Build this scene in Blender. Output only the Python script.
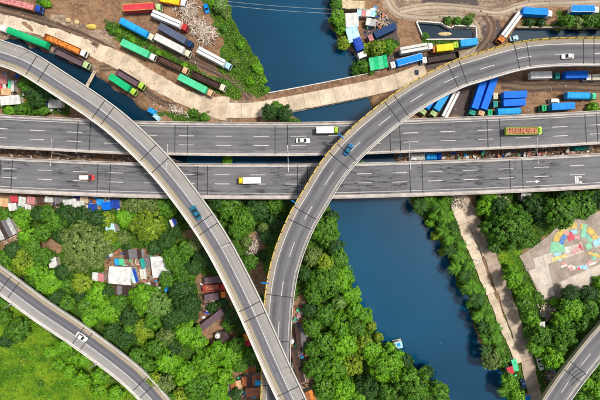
import bpy, math, random
import numpy as np
from mathutils import Vector

for o in list(bpy.data.objects): bpy.data.objects.remove(o)
SC = bpy.context.scene
COL = SC.collection
R = math.radians
rng = random.Random(7)
nrg = np.random.default_rng(11)

# ------------------------------------------------------------------ camera
CAM_H = 160.0                      # drone height in metres
GS = 0.4                           # metres per photograph pixel on the ground
cd = bpy.data.cameras.new('camera'); cd.lens = 24; cd.sensor_width = 36
cd.clip_end = 6000; cd.clip_start = 1
cam = bpy.data.objects.new('camera', cd); COL.objects.link(cam)
cam.location = (0, 0, CAM_H); cam.rotation_euler = (0, 0, 0)
SC.camera = cam

# ------------------------------------------------------------------ sky, sun, exposure
SUN_EL, SUN_AZ = R(62), R(74)      # azimuth clockwise from +Y
wd = bpy.data.worlds.new('World'); SC.world = wd; wd.use_nodes = True
nt = wd.node_tree; bg = nt.nodes['Background']
sky = nt.nodes.new('ShaderNodeTexSky'); sky.sky_type = 'NISHITA'; sky.sun_disc = False
sky.sun_elevation = SUN_EL; sky.sun_rotation = SUN_AZ
sky.air_density = 1.0; sky.dust_density = 3.0; sky.ozone_density = 1.0
hs = nt.nodes.new('ShaderNodeHueSaturation'); hs.inputs['Saturation'].default_value = 0.45
nt.links.new(sky.outputs[0], hs.inputs['Color']); nt.links.new(hs.outputs[0], bg.inputs['Color'])
bg.inputs['Strength'].default_value = 0.105
sd = bpy.data.lights.new('sun', 'SUN'); sd.energy = 3.0; sd.angle = R(8); sd.color = (1, 0.95, 0.87)
sun = bpy.data.objects.new('sun', sd); COL.objects.link(sun)
sdir = Vector((math.sin(SUN_AZ)*math.cos(SUN_EL), math.cos(SUN_AZ)*math.cos(SUN_EL), math.sin(SUN_EL)))
sun.rotation_euler = sdir.to_track_quat('Z', 'Y').to_euler(); sun.location = (60, 60, 120)
SC.view_settings.view_transform = 'Standard'; SC.view_settings.look = 'None'
SC.view_settings.gamma = 1; SC.view_settings.exposure = 0.32
SC.view_settings.use_curve_mapping = False

# ------------------------------------------------------------------ helpers
def W(px, py, z=0.0):
    k = GS*(CAM_H-z)/CAM_H
    return Vector(((px-300)*k, (200-py)*k, z))

def tag(o, label=None, cat=None, group=None, kind=None):
    if label: o['label'] = label
    if cat: o['category'] = cat
    if group: o['group'] = group
    if kind: o['kind'] = kind
    return o

def thing(name, label, cat, loc=(0, 0, 0), rz=0, group=None):
    o = bpy.data.objects.new(name, None); COL.objects.link(o)
    o.empty_display_size = 0.5
    o.location = loc; o.rotation_euler = (0, 0, rz)
    return tag(o, label, cat, group)

def link(name, mesh, parent=None, loc=None, rz=None):
    o = bpy.data.objects.new(name, mesh); COL.objects.link(o)
    if parent: o.parent = parent
    if loc is not None: o.location = loc
    if rz is not None: o.rotation_euler = (0, 0, rz)
    return o

class MB:
    def __init__(s): s.v = []; s.f = []; s.m = []; s.uv = None; s.off = (0, 0, 0)
    def add(s, vs, fs, mi=0):
        n = len(s.v); s.v.extend([tuple(p) for p in vs])
        for f in fs: s.f.append(tuple(i+n for i in f)); s.m.append(mi)
    def box(s, c, d, rz=0, mi=0, taper=1.0, rx=0):
        hx, hy, hz = d[0]/2, d[1]/2, d[2]/2
        cs, sn = math.cos(rz), math.sin(rz); vs = []
        for z in (-hz, hz):
            t = taper if z > 0 else 1
            for x, y in ((-hx, -hy), (hx, -hy), (hx, hy), (-hx, hy)):
                x2, y2, z2 = x*t, y*t, z
                if rx: y2, z2 = y2*math.cos(rx)-z2*math.sin(rx), y2*math.sin(rx)+z2*math.cos(rx)
                vs.append((c[0]+x2*cs-y2*sn, c[1]+x2*sn+y2*cs, c[2]+z2))
        s.add(vs, [(3, 2, 1, 0), (4, 5, 6, 7), (0, 1, 5, 4), (1, 2, 6, 5), (2, 3, 7, 6), (3, 0, 4, 7)], mi)
        return s
    def prism(s, pts, z0, z1, mi=0):
        n = len(pts)
        vs = [(p[0], p[1], z0) for p in pts]+[(p[0], p[1], z1) for p in pts]
        s.add(vs, [tuple(range(n-1, -1, -1)), tuple(range(n, 2*n))] + [(i, (i+1) % n, n+(i+1) % n, n+i) for i in range(n)], mi)
        return s
    def loft(s, rings, mi=0, cap=True):
        n = len(rings[0]); vs = [p for r in rings for p in r]; fs = []
        for k in range(len(rings)-1):
            for i in range(n):
                j = (i+1) % n
                fs.append((k*n+i, k*n+j, (k+1)*n+j, (k+1)*n+i))
        if cap:
            fs.append(tuple(range(n-1, -1, -1))); fs.append(tuple((len(rings)-1)*n+i for i in range(n)))
        s.add(vs, fs, mi); return s
    def tube(s, a, b, r0, r1=None, n=8, mi=0):
        a, b = Vector(a), Vector(b); r1 = r0 if r1 is None else r1
        d = (b-a).normalized(); u = d.orthogonal().normalized(); w = d.cross(u)
        rings = []
        for p, r in ((a, r0), (b, r1)):
            rings.append([p+u*r*math.cos(2*math.pi*i/n)+w*r*math.sin(2*math.pi*i/n) for i in range(n)])
        return s.loft(rings, mi)
    def mesh(s, name, mats, smooth=False):
        me = bpy.data.meshes.new(name)
        ox, oy, oz = s.off
        me.from_pydata([(p[0]-ox, p[1]-oy, p[2]-oz) for p in s.v], [], s.f)
        if not isinstance(mats, (list, tuple)): mats = [mats]
        for m in mats: me.materials.append(m)
        if len(mats) > 1: me.polygons.foreach_set('material_index', s.m)
        if s.uv is not None:
            ul = me.uv_layers.new(name='UVMap')
            li = np.zeros(len(me.loops), dtype=np.int32); me.loops.foreach_get('vertex_index', li)
            ul.data.foreach_set('uv', np.array(s.uv, dtype=np.float32)[li].ravel())
        if smooth: me.polygons.foreach_set('use_smooth', [True]*len(me.polygons))
        me.update(); return me
    def build(s, name, mats, parent=None, world=False, smooth=False):
        if world and parent is not None: s.off = tuple(parent.location)
        return link(name, s.mesh(name, mats, smooth), parent)

# ------------------------------------------------------------------ materials
def newmat(name):
    m = bpy.data.materials.new(name); m.use_nodes = True
    n = m.node_tree.nodes; l = m.node_tree.links
    return m, n, l, n['Principled BSDF']

def nd(n, t, **kw):
    x = n.new(t)
    for k, v in kw.items():
        if hasattr(x, k): setattr(x, k, v)
    return x

def noise(n, l, vec, scale, detail=4, rough=0.6):
    x = n.new('ShaderNodeTexNoise'); x.inputs['Scale'].default_value = scale
    x.inputs['Detail'].default_value = detail; x.inputs['Roughness'].default_value = rough
    if vec is not None: l.new(vec, x.inputs['Vector'])
    return x.outputs['Fac']

def mixc(n, l, fac, a, b, mode='MIX'):
    x = n.new('ShaderNodeMix'); x.data_type = 'RGBA'; x.blend_type = mode
    for v, i in ((fac, 0), (a, 6), (b, 7)):
        if isinstance(v, (int, float)): x.inputs[i].default_value = v
        elif isinstance(v, tuple): x.inputs[i].default_value = (v[0], v[1], v[2], 1)
        else: l.new(v, x.inputs[i])
    return x.outputs[2]

def mrange(n, l, v, a, b, c=0.0, d=1.0, smooth=True):
    x = n.new('ShaderNodeMapRange')
    if smooth: x.interpolation_type = 'SMOOTHSTEP'
    l.new(v, x.inputs[0])
    for i, q in zip((1, 2, 3, 4), (a, b, c, d)): x.inputs[i].default_value = q
    return x.outputs[0]

def mth(n, l, op, a, b=None):
    x = n.new('ShaderNodeMath'); x.operation = op
    for i, q in ((0, a), (1, b)):
        if q is None: continue
        if isinstance(q, (int, float)): x.inputs[i].default_value = q
        else: l.new(q, x.inputs[i])
    return x.outputs[0]

def bump(n, l, p, h, strength=0.3, dist=0.1):
    b = n.new('ShaderNodeBump'); b.inputs['Strength'].default_value = strength; b.inputs['Distance'].default_value = dist
    l.new(h, b.inputs['Height']); l.new(b.outputs[0], p.inputs['Normal'])

PM = {}
def pm(name, col, rough=0.6, var=0.25, scale=0.8, dirt=0.35, dirtcol=(0.09, 0.07, 0.05), metal=0.0, bmp=0.15):
    """painted / solid procedural material: colour drift, grime blotches, fine relief"""
    if name in PM: return PM[name]
    m, n, l, p = newmat(name)
    tc = n.new('ShaderNodeTexCoord').outputs['Object']
    n1 = noise(n, l, tc, scale, 5); n2 = noise(n, l, tc, scale*4.3, 6, 0.7)
    lo = tuple(c*(1-var) for c in col); hi = tuple(min(1, c*(1+var)) for c in col)
    c1 = mixc(n, l, mrange(n, l, n1, 0.3, 0.7), lo, hi)
    f = mth(n, l, 'MULTIPLY', mrange(n, l, n2, 0.44 if dirt >= 1 else 0.52, 0.72), dirt)
    c2 = mixc(n, l, f, c1, dirtcol)
    l.new(c2, p.inputs['Base Color']); p.inputs['Roughness'].default_value = rough
    p.inputs['Metallic'].default_value = metal
    p.inputs['Specular IOR Level'].default_value = 0.18 if name != 'vehicle_glass' else 0.5
    if bmp: bump(n, l, p, n2, bmp, 0.05)
    PM[name] = m; return m

def asphalt(name, stops, stain=0.0, patch=0.25, length_scale=1.0):
    """road surface; UV x = lateral position 0..1, y = metres along. stops = colour bands across the road (lanes, worn strips, painted shoulder)"""
    m, n, l, p = newmat(name)
    uv = n.new('ShaderNodeUVMap').outputs[0]
    sep = n.new('ShaderNodeSeparateXYZ'); l.new(uv, sep.inputs[0])
    mp = n.new('ShaderNodeMapping'); l.new(uv, mp.inputs[0]); mp.inputs['Scale'].default_value = (12, 0.10*length_scale, 1)
    streak = noise(n, l, mp.outputs[0], 1.0, 5, 0.65)
    mp2 = n.new('ShaderNodeMapping'); l.new(uv, mp2.inputs[0]); mp2.inputs['Scale'].default_value = (19, 0.17, 1)
    st2 = noise(n, l, mp2.outputs[0], 1.0, 6, 0.7)
    mp3 = n.new('ShaderNodeMapping'); l.new(uv, mp3.inputs[0]); mp3.inputs['Scale'].default_value = (13, 1, 1)
    grain = noise(n, l, mp3.outputs[0], 1.6, 8, 0.75)
    big = noise(n, l, mp3.outputs[0], 0.045, 3, 0.5)
    wob = mth(n, l, 'ADD', sep.outputs[0], mth(n, l, 'MULTIPLY', mth(n, l, 'SUBTRACT', streak, 0.5), 0.03))
    stops = [(a_, tuple(q_*0.84 for q_ in b_)) for a_, b_ in stops]
    rp = n.new('ShaderNodeValToRGB'); l.new(wob, rp.inputs[0]); e = rp.color_ramp.elements
    e[0].position, e[0].color = stops[0][0], (*stops[0][1], 1)
    e[1].position, e[1].color = stops[-1][0], (*stops[-1][1], 1)
    for pos, c in stops[1:-1]:
        q = e.new(pos); q.color = (*c, 1)
    c = rp.outputs[0]
    c = mixc(n, l, mrange(n, l, streak, 0.35, 0.7, 0.0, 0.55), c, mixc(n, l, 1.0, c, (0.62, 0.61, 0.64), 'MULTIPLY'))
    c = mixc(n, l, mrange(n, l, grain, 0.3, 0.75, 0.0, 0.5), c, mixc(n, l, 1.0, c, (1.35, 1.33, 1.3), 'MULTIPLY'))
    c = mixc(n, l, mrange(n, l, big, 0.4, 0.62, 0.0, patch), c, mixc(n, l, 1.0, c, (0.6, 0.6, 0.62), 'MULTIPLY'))
    if stain:
        a = mrange(n, l, big, 0.42, 0.56)
        b = mrange(n, l, st2, 0.51, 0.60)
        f = mth(n, l, 'MULTIPLY', mth(n, l, 'MULTIPLY', a, b), stain)
        c = mixc(n, l, f, c, (0.022, 0.020, 0.022))
    # repair seams and cracks
    vo = n.new('ShaderNodeTexVoronoi'); vo.feature = 'DISTANCE_TO_EDGE'; vo.inputs['Scale'].default_value = 0.16
    l.new(mp3.outputs[0], vo.inputs['Vector'])
    c = mixc(n, l, mrange(n, l, vo.outputs['Distance'], 0.0, 0.012, 0.30, 0.0), c, (0.05, 0.05, 0.05))
    l.new(c, p.inputs['Base Color']); p.inputs['Roughness'].default_value = 0.85
    p.inputs['Specular IOR Level'].default_value = 0.25
    bump(n, l, p, grain, 0.25, 0.02)
    return m

def leafmat(name, col, col2, trans=0.18):
    m, n, l, p = newmat(name)
    at = n.new('ShaderNodeAttribute'); at.attribute_name = 'tint'
    oi = n.new('ShaderNodeObjectInfo')
    f = mth(n, l, 'ADD', mth(n, l, 'MULTIPLY', at.outputs['Fac'], 0.9), mth(n, l, 'MULTIPLY', oi.outputs['Random'], 0.15))
    c = mixc(n, l, f, col, col2)
    l.new(c, p.inputs['Base Color']); p.inputs['Roughness'].default_value = 0.45
    p.inputs['Specular IOR Level'].default_value = 0.35
    tr = n.new('ShaderNodeBsdfTranslucent'); l.new(mixc(n, l, 1.0, c, (1.1, 1.15, 0.5), 'MULTIPLY'), tr.inputs[0])
    ms = n.new('ShaderNodeMixShader'); ms.inputs[0].default_value = trans
    l.new(p.outputs[0], ms.inputs[1]); l.new(tr.outputs[0], ms.inputs[2])
    l.new(ms.outputs[0], n['Material Output'].inputs['Surface'])
    return m

LEAF = {
 'bright': leafmat('leaf_bright', (0.022, 0.105, 0.003), (0.25, 0.56, 0.018)),
 'mid':    leafmat('leaf_mid', (0.012, 0.060, 0.004), (0.15, 0.36, 0.022)),
 'dark':   leafmat('leaf_dark', (0.008, 0.036, 0.006), (0.065, 0.165, 0.026)),
 'olive':  leafmat('leaf_olive', (0.032, 0.072, 0.010), (0.27, 0.37, 0.090)),
 'yellow': leafmat('leaf_yellow', (0.038, 0.110, 0.005), (0.36, 0.48, 0.028)),
 'pale':   leafmat('leaf_pale', (0.040, 0.12, 0.015), (0.26, 0.44, 0.09)),
 'rust':   leafmat('leaf_rust', (0.10, 0.055, 0.02), (0.36, 0.20, 0.09)),
}
LEAFWORD = {'bright': 'bright green', 'mid': 'mid green', 'dark': 'dark green', 'olive': 'pale olive', 'yellow': 'yellow-green', 'pale': 'pale green', 'rust': 'dry brownish'}
bark = pm('bark', (0.12, 0.085, 0.055), 0.9, 0.4, 3)
conc = pm('concrete', (0.40, 0.37, 0.33), 0.85, 0.2, 0.25, 0.45, (0.17, 0.15, 0.13))
conc_e = pm('concrete_edge', (0.47, 0.42, 0.385), 0.85, 0.2, 0.35, 0.6, (0.22, 0.19, 0.175))
conc_w = pm('concrete_pale', (0.66, 0.63, 0.58), 0.8, 0.15, 0.4, 0.35, (0.28, 0.25, 0.21))
conc_t = pm('concrete_tan', (0.43, 0.35, 0.26), 0.85, 0.2, 0.35, 0.55, (0.20, 0.16, 0.12))
conc_d = pm('concrete_dark', (0.23, 0.21, 0.20), 0.9, 0.25, 0.3, 0.4, (0.10, 0.09, 0.08))
yellow_p = pm('yellow_paint', (0.66, 0.49, 0.09), 0.7, 0.2, 0.7, 0.6, (0.30, 0.24, 0.14))
black_p = pm('black_paint', (0.035, 0.033, 0.03), 0.7, 0.3, 1)
white_line = pm('white_road_paint', (0.62, 0.61, 0.58), 0.75, 0.12, 1.2, 0.75, (0.25, 0.24, 0.24))
yellow_line = pm('yellow_road_paint', (0.52, 0.38, 0.12), 0.75, 0.15, 1.2, 0.7, (0.24, 0.21, 0.17))
joint_m = pm('joint_rubber', (0.03, 0.03, 0.033), 0.8, 0.3, 2)
steel = pm('galvanised_steel', (0.52, 0.53, 0.54), 0.45, 0.15, 2, 0.3, metal=0.6)
tyre = pm('tyre_rubber', (0.022, 0.021, 0.02), 0.85, 0.3, 3)
chassis_m = pm('chassis_black', (0.03, 0.029, 0.028), 0.7, 0.3, 2)
glass_m = pm('vehicle_glass', (0.012, 0.016, 0.020), 0.08, 0.2, 1, 0.1, bmp=0)
wood = pm('weathered_timber', (0.50, 0.40, 0.29), 0.85, 0.35, 1.2, 0.4)
PAINT = {
 'white': (0.78, 0.77, 0.74), 'cream': (0.66, 0.62, 0.46), 'grey': (0.42, 0.42, 0.41), 'lgrey': (0.60, 0.60, 0.57),
 'blue': (0.0, 0.15, 0.72), 'blue2': (0.0, 0.24, 0.78), 'sky': (0.02, 0.33, 0.74), 'ltblue': (0.42, 0.66, 0.76), 'navy': (0.012, 0.045, 0.13),
 'dkblue': (0.015, 0.06, 0.36), 'green': (0.01, 0.42, 0.16), 'mint': (0.08, 0.55, 0.28), 'lime': (0.36, 0.56, 0.06), 'palegreen': (0.42, 0.58, 0.26), 'teal': (0.02, 0.30, 0.24),
 'red': (0.50, 0.035, 0.035), 'crimson': (0.56, 0.05, 0.07), 'orange': (0.66, 0.22, 0.04), 'peach': (0.66, 0.40, 0.22), 'rust': (0.30, 0.10, 0.035), 'brown': (0.085, 0.045, 0.032),
 'dkbrown': (0.05, 0.03, 0.026), 'plum': (0.13, 0.085, 0.10), 'yellow': (0.76, 0.58, 0.02), 'tan': (0.60, 0.47, 0.30), 'pink': (0.55, 0.22, 0.22), 'steelblue': (0.09, 0.11, 0.17),
 'tealblue': (0.012, 0.14, 0.21), 'black': (0.03, 0.03, 0.032), 'terracotta': (0.40, 0.14, 0.08), 'slate': (0.16, 0.15, 0.16), 'clay': (0.44, 0.20, 0.10), 'carblue': (0.01, 0.13, 0.30),
}
def paint(k): return pm('paint_'+k, PAINT[k], 0.6, 0.14, 0.45, 0.5, tuple(0.45*c+0.035 for c in PAINT[k]), bmp=0.08)
def rooft(k): return pm('roofing_'+k, PAINT[k] if k != 'white' else (0.66, 0.65, 0.62), 0.7, 0.28, 0.6, 0.8, tuple(0.45*c+0.04 for c in PAINT[k]), bmp=0.1)

# ------------------------------------------------------------------ terrain
RIVER = [(205, -300), (212, -60), (228, 0), (241, 33), (262, 63), (271, 93), (300, 118), (322, 160), (332, 215), (341, 262), (360, 300), (371, 330), (396, 352), (420, 372), (444, 388), (450, 402), (475, 460), (520, 700),
         (640, 700), (545, 470), (508, 402), (501, 378), (481, 344), (475, 322), (467, 299), (458, 283), (449, 263), (440, 245), (427, 218), (413, 205), (398, 160), (374, 104), (357, 80), (354, 52), (340, 40), (332, 28), (331, 0), (322, -60), (330, -300)]
CANAL = [(-300, -65), (-60, 13), (0, 37), (50, 54), (78, 67), (104, 82), (128, 96), (148, 113), (168, 136), (215, 158), (330, 160), (330, 150), (220, 148), (180, 126), (152, 121), (128, 108), (100, 94), (60, 72), (0, 50), (-60, 27), (-300, -45)]
CANAL = [(-300, -65), (-60, 13), (0, 37), (50, 54), (78, 67), (104, 82), (128, 96), (147, 112), (166, 134), (190, 152), (330, 155), (330, 166), (180, 164), (140, 128), (120, 112), (95, 97), (60, 76), (0, 52), (-60, 29), (-300, -45)]
POND = [(417, 22), (441, 24), (446, 27), (475, 28), (475, 38), (424, 38)]
CANAL2 = [(518, 28), (700, 28), (900, 30), (900, 44), (700, 44), (512, 44)]
GREENS = [
 [(200, 0), (228, -2), (241, 33), (262, 63), (271, 93), (258, 97), (232, 86), (218, 66), (224, 46), (214, 20)],
 [(196, -80), (228, -2), (200, 0), (180, -80)],
 [(100, 18), (122, 24), (156, 44), (196, 66), (232, 84), (240, 96), (222, 94), (190, 76), (152, 54), (118, 38), (100, 26)],
 [(20, 70), (62, 92), (72, 116), (0, 116), (0, 104), (22, 92)],
 [(-200, 193), (120, 196), (330, 198), (345, 262), (372, 330), (396, 352), (444, 388), (450, 402), (520, 700), (-200, 700)],
 [(410, 196), (458, 196), (472, 245), (490, 285), (520, 350), (540, 402), (600, 520), (520, 520), (501, 378), (475, 322), (440, 245)],
 [(472, 192), (700, 188), (700, 225), (598, 212), (550, 236), (522, 256), (545, 302), (600, 285), (700, 260), (700, 560), (560, 520), (537, 402), (524, 350), (503, 285), (484, 240)],
 [(330, -80), (334, 0), (334, 26), (356, 48), (360, 72), (374, 72), (378, 52), (400, 46), (396, 38), (368, 44), (345, 28), (342, 0), (340, -80)],
 [(425, 38), (480, 40), (478, 44), (420, 44)], [(440, 17), (476, 17), (474, 24), (444, 24)], [(556, 14), (700, 12), (700, 30), (520, 28), (522, 22), (556, 22)],
 [(300, 118), (280, 118), (285, 124), (303, 124)], [(140, 108), (180, 122), (208, 124), (196, 108), (185, 112)],
 [(36, -40), (52, -40), (50, 4), (44, 8), (38, 2)], [(104, 24), (121, 26), (121, 34), (106, 32)],
]
LAWN = [[(-200, 200), (-200, 700), (160, 700), (140, 402), (118, 384), (62, 340), (8, 302)], [(500, 246), (522, 252), (524, 276), (512, 284), (500, 270)]]
TANS = [[(300, -60), (380, -40), (384, 4), (396, 16), (420, 18), (470, 14), (480, 24), (470, 48), (462, 58), (482, 60), (488, 40), (492, 24), (510, 18), (520, 8), (500, -40)], [(520, -40), (700, -40), (700, 4), (522, 6)],
        [(300, 300), (312, 300), (314, 402), (290, 402)], [(500, 296), (524, 306), (560, 300), (560, 318), (530, 318), (505, 312)], [(60, 14), (104, 28), (118, 40), (112, 50), (60, 30), (30, 20)], [(66, 62), (84, 60), (102, 72), (96, 80), (84, 76)], [(190, 100), (240, 98), (262, 100), (240, 122), (205, 120)], [(0, 22), (60, 44), (76, 58), (60, 56), (0, 36)]]
DARKS = [[(362, 14), (384, 12), (400, 22), (400, 44), (372, 44), (364, 30)], [(480, 26), (498, 22), (506, 30), (500, 46), (484, 50)], [(0, 4), (40, 10), (60, 24), (0, 12)], [(456, 88), (474, 78), (470, 118), (448, 118)], [(160, 44), (196, 62), (190, 70), (156, 52)], [(420, -10), (470, -10), (480, 4), (420, 6)], [(384, 54), (462, 50), (440, 66), (392, 72)]]
DIRT_IN_GREEN = [[(104, 248), (150, 250), (168, 258), (166, 282), (136, 293), (104, 288)], [(196, 268), (236, 280), (240, 348), (196, 340)], [(247, 232), (262, 228), (268, 300), (250, 290)],
                 [(288, 300), (306, 296), (316, 345), (322, 402), (284, 402)], [(222, 370), (264, 370), (264, 402), (222, 402)], [(0, 222), (24, 228), (60, 242), (60, 252), (0, 250)],
                 [(-40, 190), (122, 194), (122, 207), (-40, 207)], [(240, 160), (240, 196), (330, 196), (330, 160)], [(180, 232), (200, 226), (206, 246), (190, 244)]]

def inpoly(X, Y, poly):
    ins = np.zeros(X.shape, bool); n = len(poly)
    for i in range(n):
        x0, y0 = poly[i]; x1, y1 = poly[(i+1) % n]
        if y0 == y1: continue
        c = ((y0 > Y) != (y1 > Y)) & (X < (x1-x0)*(Y-y0)/(y1-y0)+x0)
        ins ^= c
    return ins

ST = 0.8
xs = np.concatenate([[-2500, -1200, -600, -350, -230, -180], np.arange(-150, 150.01, ST), [180, 230, 350, 600, 1200, 2500]])
ys = np.concatenate([[-2500, -1200, -600, -300, -190, -140], np.arange(-110, 110.01, ST), [140, 190, 300, 600, 1200, 2500]])
GX, GY = np.meshgrid(xs, ys)
PX, PY = GX/GS+300, 200-GY/GS
def blur(a, k):
    for _ in range(k):
        b = np.pad(a, 1, mode='edge')
        a = (b[:-2, 1:-1]+b[2:, 1:-1]+b[1:-1, :-2]+b[1:-1, 2:]+2*b[1:-1, 1:-1])/6
    return a
jit = blur(nrg.normal(size=GX.shape), 3); jit /= jit.std()
jit2 = blur(nrg.normal(size=GX.shape), 14); jit2 /= jit2.std()
JX, JY = PX+jit*1.0+jit2*1.3, PY+np.roll(jit, 57, 1)*1.0+np.roll(jit2, 91, 1)*1.3
wet = np.zeros(GX.shape)
for poly in (RIVER, CANAL, CANAL2): wet = np.maximum(wet, inpoly(JX, JY, poly))
wet = np.maximum(wet, inpoly(PX, PY, POND))
wetb = blur(wet.astype(float), 3)
green = np.zeros(GX.shape); lawn = green.copy(); tan = green.copy()
for q in GREENS: green = np.maximum(green, inpoly(JX, JY, q))
for q in DIRT_IN_GREEN: green = np.where(inpoly(JX, JY, q), 0.12, green)
for q in LAWN: lawn = np.maximum(lawn, inpoly(JX, JY, q))
for q in TANS: tan = np.maximum(tan, inpoly(JX, JY, q))
dark = np.zeros(GX.shape)
for q in DARKS: dark = np.maximum(dark, inpoly(JX, JY, q))
dark = blur(dark, 3)
green = np.where(lawn > 0.5, 0.0, green)
far = (np.abs(GX) > 150) | (np.abs(GY) > 110)
green = np.where(far, 0.7, green)
GREENM, LAWNM = green.copy(), lawn.copy()
green, lawn, tan = blur(green, 2), blur(lawn, 2), blur(tan, 3)
relief = 0.10*jit2*(1-wetb)+0.03*jit
GZ = relief-0.12-3.2*wetb
flatm = blur((inpoly(PX, PY, [(515, 256), (548, 232), (600, 207), (665, 196), (668, 266), (556, 304), (538, 302)])).astype(float), 2)
flatm = np.maximum(flatm, blur(inpoly(PX, PY, [(450, 186), (462, 188), (494, 240), (516, 296), (534, 352), (546, 402), (562, 470), (548, 470), (530, 402), (512, 366), (480, 285), (452, 212)]).astype(float), 1)*(wetb < 0.02))
GZ = GZ*(1-flatm)+(-0.3)*flatm
GZ[far] = -0.3
def gz(x, y):
    i = int(np.clip(round((x+150)/ST), 0, 375))+6; j = int(np.clip(round((y+110)/ST), 0, 275))+6
    return float(GZ[j, i])
def gmask(x, y, M):
    i = int(np.clip(round((x+150)/ST), 0, 375))+6; j = int(np.clip(round((y+110)/ST), 0, 275))+6
    return float(M[j, i])

def grid_mesh(name, X, Y, Z, mat):
    h, w = X.shape; me = bpy.data.meshes.new(name)
    vs = np.stack([X, Y, Z], -1).reshape(-1, 3)
    idx = np.arange(h*w).reshape(h, w)
    q = np.stack([idx[:-1, :-1], idx[:-1, 1:], idx[1:, 1:], idx[1:, :-1]], -1).reshape(-1, 4)
    me.vertices.add(len(vs)); me.vertices.foreach_set('co', vs.astype(np.float32).ravel())
    me.loops.add(q.size); me.loops.foreach_set('vertex_index', q.astype(np.int32).ravel())
    me.polygons.add(len(q)); me.polygons.foreach_set('loop_start', np.arange(0, q.size, 4, dtype=np.int32))
    me.polygons.foreach_set('use_smooth', np.ones(len(q), bool))
    me.update(calc_edges=True); me.materials.append(mat); return me

def ground_material():
    m, n, l, p = newmat('ground_soil')
    at = n.new('ShaderNodeAttribute'); at.attribute_name = 'zone'
    sp = n.new('ShaderNodeSeparateColor'); l.new(at.outputs['Color'], sp.inputs[0])
    tc = n.new('ShaderNodeTexCoord').outputs['Object']
    a = noise(n, l, tc, 0.12, 6, 0.6); b = noise(n, l, tc, 0.7, 8, 0.72); c = noise(n, l, tc, 3.2, 8, 0.75)
    mp = n.new('ShaderNodeMapping'); l.new(tc, mp.inputs[0]); mp.inputs['Rotation'].default_value = (0, 0, R(30)); mp.inputs['Scale'].default_value = (0.12, 0.9, 1)
    ruts = noise(n, l, mp.outputs[0], 1.0, 5, 0.6)
    soil = mixc(n, l, mrange(n, l, a, 0.35, 0.65), (0.175, 0.090, 0.048), (0.34, 0.195, 0.108))
    soil = mixc(n, l, mrange(n, l, b, 0.42, 0.68), soil, (0.30, 0.20, 0.125))
    soil = mixc(n, l, mrange(n, l, b, 0.46, 0.28, 0, 0.8), soil, (0.060, 0.034, 0.024))
    soil = mixc(n, l, mrange(n, l, ruts, 0.52, 0.64, 0, 0.45), soil, (0.085, 0.05, 0.036))
    soil = mixc(n, l, mrange(n, l, c, 0.58, 0.74, 0, 0.7), soil, (0.42, 0.32, 0.22))
    tanc = mixc(n, l, mrange(n, l, b, 0.35, 0.65), (0.20, 0.135, 0.095), (0.50, 0.39, 0.28))
    tanc = mixc(n, l, mrange(n, l, a, 0.40, 0.60, 0.75, 0.0), tanc, (0.20, 0.13, 0.095))
    tanc = mixc(n, l, mrange(n, l, ruts, 0.5, 0.62, 0, 0.6), tanc, (0.15, 0.10, 0.075))
    wob = mth(n, l, 'MULTIPLY', mth(n, l, 'SUBTRACT', b, 0.5), 1.6)
    col = mixc(n, l, mrange(n, l, mth(n, l, 'ADD', sp.outputs[2], wob), 0.3, 0.7), soil, tanc)
    dk = mixc(n, l, mrange(n, l, c, 0.35, 0.7), (0.055, 0.042, 0.042), (0.17, 0.135, 0.125))
    col = mixc(n, l, mrange(n, l, mth(n, l, 'ADD', at.outputs['Alpha'], wob), 0.3, 0.7), col, dk)
    grn = mixc(n, l, mrange(n, l, b, 0.35, 0.65), (0.020, 0.060, 0.006), (0.09, 0.165, 0.016))
    grn = mixc(n, l, mrange(n, l, c, 0.55, 0.75, 0, 0.6), grn, (0.13, 0.10, 0.05))
    col = mixc(n, l, mrange(n, l, mth(n, l, 'ADD', sp.outputs[0], wob), 0.3, 0.7), col, grn)
    lw = mixc(n, l, mrange(n, l, a, 0.38, 0.62), (0.022, 0.105, 0.005), (0.17, 0.27, 0.012))
    lw = mixc(n, l, mrange(n, l, c, 0.45, 0.7, 0, 0.6), lw, (0.24, 0.29, 0.022))
    lw = mixc(n, l, mrange(n, l, b, 0.52, 0.34, 0, 0.7), lw, (0.03, 0.10, 0.008))
    col = mixc(n, l, mrange(n, l, mth(n, l, 'ADD', sp.outputs[1], wob), 0.3, 0.7), col, lw)
    l.new(col, p.inputs['Base Color']); p.inputs['Roughness'].default_value = 0.95; p.inputs['Specular IOR Level'].default_value = 0.1
    bump(n, l, p, mth(n, l, 'ADD', b, mth(n, l, 'MULTIPLY', c, 0.5)), 0.6, 0.5)
    return m
gme = grid_mesh('ground', GX, GY, GZ, ground_material())
ca = gme.color_attributes.new('zone', 'FLOAT_COLOR', 'POINT')
ca.data.foreach_set('color', np.stack([green, lawn, tan, dark], -1).astype(np.float32).ravel())
tag(link('ground', gme), kind='structure')

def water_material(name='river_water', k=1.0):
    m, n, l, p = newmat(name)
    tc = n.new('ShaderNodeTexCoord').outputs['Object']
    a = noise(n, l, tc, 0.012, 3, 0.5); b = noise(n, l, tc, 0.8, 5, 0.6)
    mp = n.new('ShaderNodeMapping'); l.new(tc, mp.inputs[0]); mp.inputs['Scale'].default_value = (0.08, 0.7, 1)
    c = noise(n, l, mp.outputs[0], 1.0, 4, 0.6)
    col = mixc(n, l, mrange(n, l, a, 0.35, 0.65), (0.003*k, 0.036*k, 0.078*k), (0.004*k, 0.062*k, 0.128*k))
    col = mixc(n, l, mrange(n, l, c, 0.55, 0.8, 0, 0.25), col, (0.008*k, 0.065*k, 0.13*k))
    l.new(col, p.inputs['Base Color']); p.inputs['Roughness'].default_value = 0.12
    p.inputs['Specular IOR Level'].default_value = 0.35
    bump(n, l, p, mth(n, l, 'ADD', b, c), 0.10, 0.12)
    return m
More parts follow.
